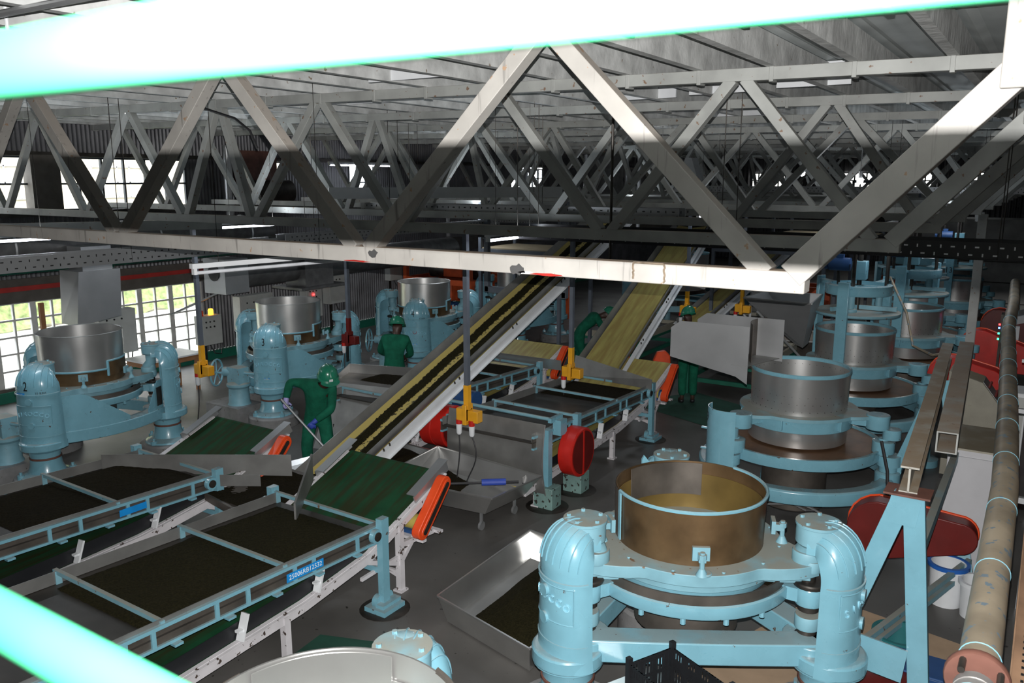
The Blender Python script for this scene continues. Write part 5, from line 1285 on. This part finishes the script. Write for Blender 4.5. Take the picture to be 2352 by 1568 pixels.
# wall-mounted motor drums seen in the upper left
t=thing('blower_fan','dark round blower high on the left wall between the trusses','blower',(-15.6,13.4,3.85))
obj('blower_body',MB().cyl((0,-.6,0),.28,1.3,24,axis=(0,1,0)),M['dark'],t);obj('blower_back',MB().box((-.3,0,.5),(.1,1.2,.9)),M['rust'],t)
for i,(x,y) in enumerate(((-15.9,12.6),(-14.9,19.5),(-13.8,22.0),(-12.5,23.5),(-11.8,25),(-10.9,24))):
    o=obj('vent_pipe',MB().tube([(x,y,2.5),(x,y,4.9)],.06 if i else .1,12),M['galv']);tag(o,'thin grey vertical pipe beyond the trusses, %s from the left'%['first','second','third','fourth','fifth','sixth'][i],'pipe','upright vent pipes')
o=obj('square_flue',MB().box((-12.6,25.2,3.6),(.9,.9,2.6)),M['duct']);tag(o,'dark square flue rising between the far trusses','flue')
t=thing('white_cowl','small white triangular cowl hanging between the far trusses','cowl',(-7.5,19.5,4.2));obj('cowl_sheet',MB().prism([(-.35,-.35),(.35,-.35),(.08,.45),(-.08,.45)],-.2,.2,Matrix.Rotation(PI/2,3,'X')@Matrix.Identity(3)),M['white_clean'],t);obj('cowl_rod',MB().tube([(0,0,-.35),(0,0,-.9)],.02,6),M['dark'],t)
o=obj('hanging_rod',MB().tube([(-3.55,7.2,3.3),(-3.55,7.2,4.9)],.014,8),M['dark']);tag(o,'thin steel rod hanging from the roof behind the centre truss','rod')
t=thing('elbow_pipe','cream elbow pipe with black mouth behind the right truss diagonal','pipe',(-2.0,12.0,3.65));obj('elbow',MB().tube([(-.2,.2,.12),(-.12,.1,.0),(0,0,-.05),(.06,-.08,-.05)],.06,14),M['cream'],t);obj('mouth',MB().cyl((.06,-.085,-.05),.065,.02,14,axis=(.5,-.8,0)),M['ink'],t)
# black cable looping from roof at upper left
o=obj('hanging_cable',MB().tube([(-8.8,6.65,5.0),(-8.2,6.65,4.85),(-7.95,6.65,4.7),(-7.9,6.7,4.5)],.015,8),M['rubber']);tag(o,'black cable curving down from the roof lamp','cable')
# ---- outside the windows: hedge, car, building
o=obj('hedge',MB().grid(40,6,lambda u,v:V(-24-.6*math.sin(v*2)+random.uniform(-.15,.15),2+16*u,v*2.2+random.uniform(-.1,.1))),M['hedge']);tag(o,'sunlit green hedge outside the left windows','hedge',kind='stuff')
t=thing('parked_car','silver-white car parked outside the left window, yellow number plate','car',(-18.6,5.9,0),0)
prof=[(-2.0,.35),(-2.05,.75),(-1.9,1.0),(-1.5,1.5),(.5,1.55),(1.1,1.05),(2.0,.9),(2.05,.35)]
cb=MB().prism(prof,-.82,.82,Matrix.Rotation(PI/2,3,'X'));cb=rotz(cb,rad(90+180));obj('car_body',cb,M['car'],t,bevel=.06)
# the car's tail faces +y after rotation
gl=MB().prism([(-1.86,1.03),(-1.52,1.46),(-1.46,1.46),(-1.8,1.03)],-.7,.7,Matrix.Rotation(PI/2,3,'X'));obj('rear_window',rotz(gl,rad(270)),M['glass_dark'],t)
for s in (-1,1):
    sw=MB().prism([(-1.4,1.05),(-1.25,1.45),(.45,1.48),(.9,1.08)],-.01,.01,Matrix.Rotation(PI/2,3,'X'),(0,s*.825,0));obj('side_window',rotz(sw,rad(270)),M['glass_dark'],t)
    for x in (-1.3,1.3): obj('wheel',rotz(MB().cyl((x,s*.7,.33),.33,.2*s,20,axis=(0,1,0)) if s>0 else MB().cyl((x,-.9,.33),.33,.2,20,axis=(0,1,0)),rad(270)),M['black'],t)
    obj('tail_light',rotz(MB().box((-2.0,s*.68,.92),(.08,.2,.22)),rad(270)),M['red'],t)
pl=obj('number_plate',MB().box((0,0,0),(.02,.46,.26)),M['plate_yellow'],t);pl.location=(.835,1.35,.62)
for j,w in enumerate(('KDG','904K')): text('plate_writing',w,.13,M['ink'],pl,lambda x,y,d,j=j:V(.012+d,x,y+.055-.11*j),.0005)
t=thing('neighbour_building','cream building with window grids beyond the upper left windows','building',(-26,9,0))
obj('building_wall',MB().box((-1,0,3.5),(.3,30,4.2)).box((-3,0,1.6),(.3,30,3.4)),M['cream_wall'],t)
for i in range(5):
    w=MB();y=-6+3.2*i
    for k in range(5): w.box((-.82,y+.45*k,4.3),(.05,.04,1.5))
    for k in range(4): w.box((-.82,y+.9,3.55+k*.5),(.05,1.8,.04))
    obj('window_grid',w,M['mullion'],t)
# people
def J(**k): return k
w1=worker((-8.47,7.97,0),rad(33),J(pelvis=(0,0,.86),spine=(.02,-.05,1.0),chest=(.09,-.14,1.24),neck=(.2,-.24,1.40),head=(.25,-.33,1.47),crown=(.26,-.35,1.53),face=(.45,-.75,-.5),
 rsh=(-.1,-.12,1.36),rel=(-.31,-.18,1.40),rwr=(-.34,-.32,1.17),lsh=(.27,-.14,1.30),lel=(.27,-.3,1.04),lwr=(.06,-.42,.90),
 rhip=(-.09,0,.82),rkn=(-.14,-.1,.45),ran=(-.15,.0,.09),rtoe=(-.13,-.16,.05),lhip=(.1,0,.82),lkn=(.17,-.12,.46),lan=(.24,.0,.09),ltoe=(.28,-.16,.05)),
 'person in green overalls and helmet bending over a long shovel','' and None or {'l':M['glove_blue'],'r':M['glove']},
 {'r':((-.02,-.05,-1),(.5,-.3,0),1.1),'l':((-.6,-.3,-.75),(-.3,.3,-.3),1.1)})
sh=thing('shovel','long-handled shovel held by the bending worker','shovel',(0,0,0));R3=Matrix.Rotation(rad(33),3,'Z');o0=V(-8.47,7.97,0)
p=o0+R3@V(-.39,-.36,1.2);q=o0+R3@V(.38,-.62,.42)
obj('handle',MB().tube([tuple(p),tuple(q)],.016,10),M['galv'],sh)
e=q+(q-p).normalized()*.26;sd=R3@V(.11,.05,0)
obj('blade',MB().plate([q-sd*.7,q+sd*.7,e+sd,e-sd],.006),M['steel'],sh)
w2=worker((-9.4,10.7,0),rad(33),J(pelvis=(0,0,.93),spine=(0,.03,1.1),chest=(.03,.06,1.33),neck=(.04,.12,1.52),head=(.05,.16,1.60),crown=(.05,.17,1.67),face=(.1,1,-.35),
 rsh=(.22,.08,1.40),rel=(.27,.2,1.12),rwr=(.16,.36,1.05),lsh=(-.17,.06,1.42),lel=(-.27,.2,1.17),lwr=(-.16,.38,1.08),
 lhip=(-.1,0,.88),lkn=(-.11,.03,.48),lan=(-.12,0,.09),ltoe=(-.14,.15,.05),rhip=(.1,0,.88),rkn=(.12,.03,.48),ran=(.13,0,.09),rtoe=(.15,.15,.05)),
 'person in green overalls seen from behind, standing at machine 4')
w3=worker((-5.45,14.45,0),rad(33),J(pelvis=(0,0,.95),spine=(0,.0,1.13),chest=(.0,.03,1.38),neck=(-.02,.06,1.55),head=(-.03,.08,1.63),crown=(-.03,.09,1.70),face=(-.6,.75,-.3),
 rsh=(.2,.0,1.44),rel=(.2,.12,1.16),rwr=(.02,.3,1.05),lsh=(-.19,.06,1.44),lel=(-.22,.2,1.17),lwr=(-.2,.42,1.1),
 lhip=(-.1,0,.9),lkn=(-.1,.03,.5),lan=(-.1,0,.09),ltoe=(-.12,.15,.05),rhip=(.1,0,.9),rkn=(.1,.03,.5),ran=(.1,0,.09),rtoe=(.12,.15,.05)),
 'person in green overalls standing with back turned at the green sifter')
w4=worker((-8.3,15.6,0),rad(33),J(pelvis=(-.1,0,.85),spine=(0,.0,1.0),chest=(.22,.0,1.2),neck=(.4,.0,1.26),head=(.5,.0,1.28),crown=(.55,.0,1.33),face=(.8,0,-.7),
 rsh=(.28,-.15,1.25),rel=(.42,-.2,1.0),rwr=(.55,-.15,.85),lsh=(.25,.15,1.28),lel=(.42,.2,1.0),lwr=(.55,.1,.85),
 lhip=(-.1,.1,.82),lkn=(-.05,.1,.45),lan=(-.15,.1,.09),ltoe=(.0,.1,.05),rhip=(-.1,-.1,.82),rkn=(-.02,-.1,.45),ran=(-.12,-.1,.09),rtoe=(.03,-.1,.05)),
 'person in green overalls stooping, half hidden behind the empty steep conveyor')
# blue-gloved shovel lying across trolley
t=thing('lying_shovel','dark-handled tool lying across the trolley under the apron','tool',(0,0,0));obj('handle',MB().tube([(-6.2,7.1,.58),(-5.1,8.0,.56)],.016,8),M['rubber'],t);obj('blue_grip',MB().tube([(-5.45,7.72,.57),(-5.22,7.9,.57)],.04,10),M['glove_blue'],t)
t=thing('junction_box','round white conduit junction box under the roof at top left','junction box',(-5.39,2.74,5.0))
obj('box_body',MB().cyl((0,0,-.03),.055,.05,20).cyl((.0,0,-.09),.025,.06,14),M['white_clean'],t)
obj('box_mount',MB().tube([(0,0,.02),(0,0,.16)],.012,8),M['white_clean'],t)
o=obj('roof_conduit',MB().tube([(-7.5,2.5,5.03),(-4.9,2.47,5.03),(-2.0,2.44,5.0)],.02,10),M['galv']);tag(o,'grey conduit pipe under the roof in the top left corner','conduit')
# ---- green-framed sifters and orange plant further back
def green_sifter(loc,lab,L=2.6,W=1.5,rz=0):
    t=thing('green_sifter',lab,'sifting machine',loc,rz,'green-framed sifters')
    b=MB();
    for s in (-1,1): b.box((s*W/2,0,.72),(.05,L,.14))
    for s in (-1,1): b.box((0,s*L/2,.72),(W,.05,.14))
    obj('tray_side',b,M['cream'],t);obj('tray_floor',MB().box((0,0,.7),(W-.06,L-.06,.02)),M['deck'],t)
    b=MB()
    for s in (-1,1):
        b.box((s*W/2,0,.62),(.06,L+.04,.06));b.box((s*W/2,0,.3),(.06,L,.08))
        b.box((0,s*L/2,.62),(W,.06,.06));b.box((0,s*L/2,.3),(W,.06,.08))
    obj('green_frame',b,M['green'],t)
    for sx in (-1,1):
        for sy in (-1,1): obj('leg',MB().box((sx*W/2,sy*L/2,.3),(.08,.08,.6)),M['green'],t)
    obj('divider',MB().bar((-W/2,0,.78),(W/2,0,.78),.03,.03),M['galv'],t)
    return t
green_sifter((-5.0,16.3,0),'green-framed sifter in front of the standing worker',2.2,1.5)
green_sifter((-8.2,17.6,0),'green-framed sifter left of the empty steep conveyor',2.2,1.6)
green_sifter((-6.6,20.0,0),'farther green-framed sifter between the conveyors',2.0,1.5)
def tall_guard(x,y,lab,h=.95):
    t=thing('tall_guard',lab,'belt guard',(x,y,0),0,'tall orange-red guards of the green sifters')
    g=MB().prism([(-.16,.05),(.1,.02),(.16,h*.6),(.15,h*.9),(.05,h),(-.1,h*.97),(-.17,h*.8)],-.07,.07,Matrix.Rotation(PI/2,3,'X')@Matrix.Identity(3));g=rotz(g,rad(30));obj('guard_shell',g,M['orange'],t,bevel=.02)
    obj('guard_foot',MB().box((0,0,.03),(.3,.16,.06)),M['green'],t)
tall_guard(-6.0,14.5,'orange-red guard between the empty conveyor and the standing worker')
tall_guard(-6.7,14.2,'darker orange-red guard just right of the empty conveyor',.9)
# blue inner-wall machine w/out drum (open) behind conveyors
t=thing('open_blue_roller','blue roller pillar and ring without drum, between the two steep conveyors','rolling machine',(-9.3,20.3,0))
obj('pillar',MB().lathe([(.3,.75),(.3,1.9),(.28,1.95),(0,1.96)],(0,0,0),24),M['blue'],t);obj('pedestal',MB().lathe([(.24,0),(.22,.7),(.3,.76)],(0,0,0),20),M['blue'],t)
obj('ring',MB().lathe([(1.0,.8),(1.12,.8),(1.12,.95),(1.0,.95)],(.9,.6,0),40,closed=True),M['blue_dusty'],t);obj('dish',MB().lathe([(.8,1.25),(.85,1.3),(.85,1.2),(.0,1.15)],(.9,.6,0),32),M['steel_dark'],t)
for a in (0,2.1): obj('leg',MB().cyl((.9+1.05*math.cos(a),.6+1.05*math.sin(a),0),.1,.82,14),M['blue_dusty'],t)
# raised far platforms with brown mesh decks
for i,(x,y,z,w,l,lab) in enumerate(((-9.5,15.6,2.66,2.0,1.4,'brown-decked raised platform left of the long conveyor top'),(-5.15,18.7,2.66,2.4,1.2,'brown-decked raised platform between the two steep conveyors'),(-5.4,25,2.6,2.6,2,'far raised platform on the right of the conveyors'))):
    t=thing('raised_platform',lab,'platform',(x,y,0),0,'raised brown platforms')
    obj('deck',MB().box((0,0,z),(w,l,.04)),M['deck_brown'],t)
    f=MB()
    for s in (-1,1): f.box((s*w/2,0,z-.05),(.06,l,.1));f.box((0,s*l/2,z-.05),(w,.06,.1))
    obj('deck_frame',f,M['post'],t)
    for sx in (-1,1):
        for sy in (-1,1): obj('platform_post',MB().box((sx*w/2,sy*l/2,(z+1.0)/2),(.07,.07,z+1.0)),M['post'],t)
# steel cage frame around the long conveyor
t=thing('steel_frame_cage','dark rectangular steel frame around the upper long conveyor','frame',(0,0,0))
for (x,y) in ((-9.7,14.0),(-7.86,14.0)):
    obj('upright',MB().box((x,y,2.8),(.1,.1,1.85)),M['post'],t)
obj('cross_member',MB().box((-8.78,14.0,1.92),(1.9,.1,.12)),M['post'],t);obj('cross_member',MB().box((-8.78,14.0,3.6),(1.9,.1,.1)),M['post'],t)
# orange machines far left and centre
def orange_machine(loc,lab,w=1.6,d=1.2,h=2.3,seed=0):
    t=thing('orange_machine',lab,'machine',loc,0,'orange-framed machines');r=random.Random(seed)
    b=MB()
    for sx in (-1,1):
        for sy in (-1,1): b.box((sx*w/2,sy*d/2,h/2),(.12,.12,h))
    for z in (h*.35,h*.7,h): 
        for s in (-1,1): b.box((0,s*d/2,z),(w,.1,.14));b.box((s*w/2,0,z),(.1,d,.14))
    obj('orange_frame',b,M['orange_dim'],t)
    b=MB().box((-.2,0,h*.55),(w*.45,d*.7,h*.25)).box((.3,-.1,h*.85),(w*.3,d*.5,h*.2));obj('gear_case',b,M['orange_dim'],t,bevel=.03)
    obj('motor',MB().cyl((-.3,-.2,h*.3),.18,.5,18,axis=(1,0,0)),M['motor_blue'],t);obj('roller',MB().cyl((-w*.4,.1,h*.78),.16,w*.8,20,axis=(1,0,0)),M['dark'],t)
    return t
orange_machine((-14.0,18.6,0),'tall orange-framed machine behind machine 4 at the left wall',2.2,1.6,2.0,1)
orange_machine((-13.0,21.0,0),'orange-framed machine beyond machine 4 drum',1.8,1.4,1.9,2)
orange_machine((-5.2,22.0,0),'orange-red framed machine in the distance beyond the worker',.9,.9,1.4,3)
orange_machine((-3.6,26.0,0),'orange-red frame far back by the steel hoppers',1.0,.8,1.3,4)
# pipe scaffold and steel bins in the mid distance
t=thing('scaffold_frame','thin white scaffold frame under the small conveyor','frame',(-5.9,19.6,0))
for dx in (0,.55):
    obj('upright',MB().tube([(dx,0,0),(dx,0,1.5)],.03,8),M['white_clean'],t)
obj('brace',MB().tube([(0,0,1.5),(.55,0,.8)],.022,8).tube([(0,0,.75),(.55,0,.7)],.022,8).tube([(-.5,0,1.25),(0,0,.8)],.022,8),M['white_clean'],t)
for i,(x,y,lab) in enumerate(((-4.3,18.6,'dark steel tea bin on the floor beyond the worker'),(-4.0,20.6,'dark steel tea bin behind the first one'),(-4.2,22.4,'small dark steel bin near the hopper'))):
    t=thing('steel_bin',lab,'bin',(x,y,0),.3,'far steel tea bins')
    tp=[(-.6,-.5,.72),(.55,-.5,.72),(.6,.5,.78),(-.6,.5,.78)];bo=[(-.4,-.35,.2),(.4,-.35,.2),(.4,.35,.2),(-.4,.35,.2)]
    b=MB();
    for k in range(4): b.plate([tp[k],tp[(k+1)%4],bo[(k+1)%4],bo[k]],.01)
    b.plate(bo,.01);obj('bin_tub',b,M['steel_dark'],t)
    r_=MB();
    for k in range(4): r_.bar(tp[k],tp[(k+1)%4],.025,.025)
    obj('bin_rim',r_,M['steel'],t)
    for sx in (-.35,.35):
        for sy in (-.3,.3): obj('leg',MB().box((sx,sy,.1),(.05,.05,.2)),M['dark'],t)
# more machinery silhouettes in the dim distance, each with own frame
for i,(x,y,lab) in enumerate(((-9.5,25,'far pale blue rolling machine in the left distance'),(-7.6,28,'far pale blue rolling machine in the central distance'),(-2.2,25,'far pale blue rolling machine beyond machine 13'))):
    dup(r9,(x,y,0),rad(-17),lab,skip=('guard_sheet','painted_marking','rivet_rows'))
t=thing('far_conveyor','shallow white conveyor sloping down at the far right','conveyor',(0,0,0));obj('stringer',MB().bar((-.55,19.4,1.3),(2.0,21.5,1.9),.08,.14),M['white_clean'],t);obj('belt',MB().bar((-.55,19.9,1.35),(2.0,22,1.95),.5,.03),M['steel_dull'],t);obj('leg',MB().box((-.4,19.6,.6),(.08,.08,1.2)),M['white_clean'],t);obj('leg',MB().box((1.8,21.5,.9),(.08,.08,1.8)),M['white_clean'],t)
t=thing('dryer_housing','large dull steel dryer housing across the far right','dryer',(0,0,0));obj('housing',MB().box((-1.4,28.6,1.5),(4.2,1.6,3.0)),M['steel_dull'],t)
for k in range(4): obj('panel_seam',MB().box((-1.4,27.78,.6+.6*k),(4.2,.02,.03)),M['dark'],t)
t=thing('machinery_rack','dark machinery rack behind the big pipe with yellow and red parts','machine',(1.0,14,0));obj('rack',MB().box((0,0,1.3),(.6,5,.08)).box((0,-2.4,.65),(.5,.1,1.3)).box((0,2.4,.65),(.5,.1,1.3)).box((0,0,2.3),(.6,5,.08)).box((0,-2.4,1.8),(.5,.1,1.0)).box((0,2.4,1.8),(.5,.1,1.0)),M['dark_red'],t);obj('yellow_part',MB().box((0,.5,1.5),(.4,.5,.3)),M['yellow'],t);obj('wheel',MB().lathe([(.16,0),(.18,.03),(.16,.06),(.05,.05)],(-.3,1.5,1.6),20,axis=(-1,0,0)),M['galv'],t)
t=thing('panel_lights','tiny coloured indicator lights on a panel far right','indicator lights',(-.62,17.0,0));obj('panel_post',MB().box((.03,.0,.9),(.04,.3,1.8)),M['dark'],t)
for z,m_ in ((1.62,'led_red'),(1.56,'led_blue'),(1.46,'led_green'),(1.36,'led_green')): obj('indicator',MB().box((0,-.16,z),(.03,.02,.03)),M[m_],t)
# mezzanine rail and tanks far back between trusses
t=thing('far_walkway_rail','grey walkway guard rail between the far trusses','railing',(-4.5,23.3,0))
for dx in (0,.8,1.6): obj('upright',MB().box((dx,0,3.65),(.05,.05,.9)),M['post'],t)
obj('rail',MB().box((.8,0,4.08),(1.65,.05,.05)).box((.8,0,3.85),(1.65,.04,.04)),M['post'],t);obj('walkway_deck',MB().box((.8,.5,3.18),(1.8,1.1,.06)),M['post'],t)
for dx in (0,1.6): obj('support',MB().box((dx,.5,1.6),(.08,.08,3.2)),M['post'],t)
# cables hanging around right row
for i,(pts,lab) in enumerate((([(-2.0,13.6,2.7),(-1.7,13.4,2.2),(-1.55,13.2,1.75),(-1.3,13.4,1.6),(-1.1,13.8,1.6)],'grey-brown cable looping round the spindled machine'),
 ([(-1.35,9.6,1.3),(-1.25,9.5,1.0),(-1.2,9.4,.6),(-1.25,9.3,.3)],'black cable hanging from machine 9 right arm'))):
    o=obj('machine_cable',MB().tube(pts,.018,8),M['pipe' if i==0 else 'rubber']);tag(o,lab,'cable')
o=obj('coiled_rope',MB().tube([(-2.3+.35*math.cos(i*.7)*(1+.1*math.sin(i)),9.5+.2*math.sin(i*.9),.45+.04*math.sin(i*1.3)) for i in range(40)],.012,6),M['galv']);tag(o,'tangled pale cord under machine 9','cord')
# ============================================================ CAMERA, LIGHT, WORLD
cam=bpy.data.cameras.new('camera');co=bpy.data.objects.new('camera',cam);C.objects.link(co);S.camera=co
cam.sensor_width=36;cam.lens=36*1900/2352;cam.clip_start=.02;cam.clip_end=200
co.location=(0,0,4.15);co.rotation_euler=(rad(90-11.1),0,rad(33))
cam.dof.use_dof=True;cam.dof.focus_distance=9;cam.dof.aperture_fstop=6.5
fl=bpy.data.lights.new('camera_flash','AREA');fl.shape='RECTANGLE';fl.size=.01;fl.size_y=.004;fl.energy=FLASH;fl.color=(1,.98,.96);fl.spread=rad(150)
fo=bpy.data.objects.new('camera_flash',fl);C.objects.link(fo);fo.location=V(0,0,4.15)+co.rotation_euler.to_matrix()@V(0,.088,-.01);fo.rotation_euler=co.rotation_euler
W=bpy.data.worlds.new('sky');S.world=W;W.use_nodes=True;bg=W.node_tree.nodes['Background'];bg.inputs[0].default_value=(.9,.95,1,1);bg.inputs[1].default_value=SKY
S.view_settings.view_transform='Standard';S.view_settings.look='None';S.view_settings.gamma=1;S.view_settings.use_curve_mapping=False;S.view_settings.exposure=EXPO
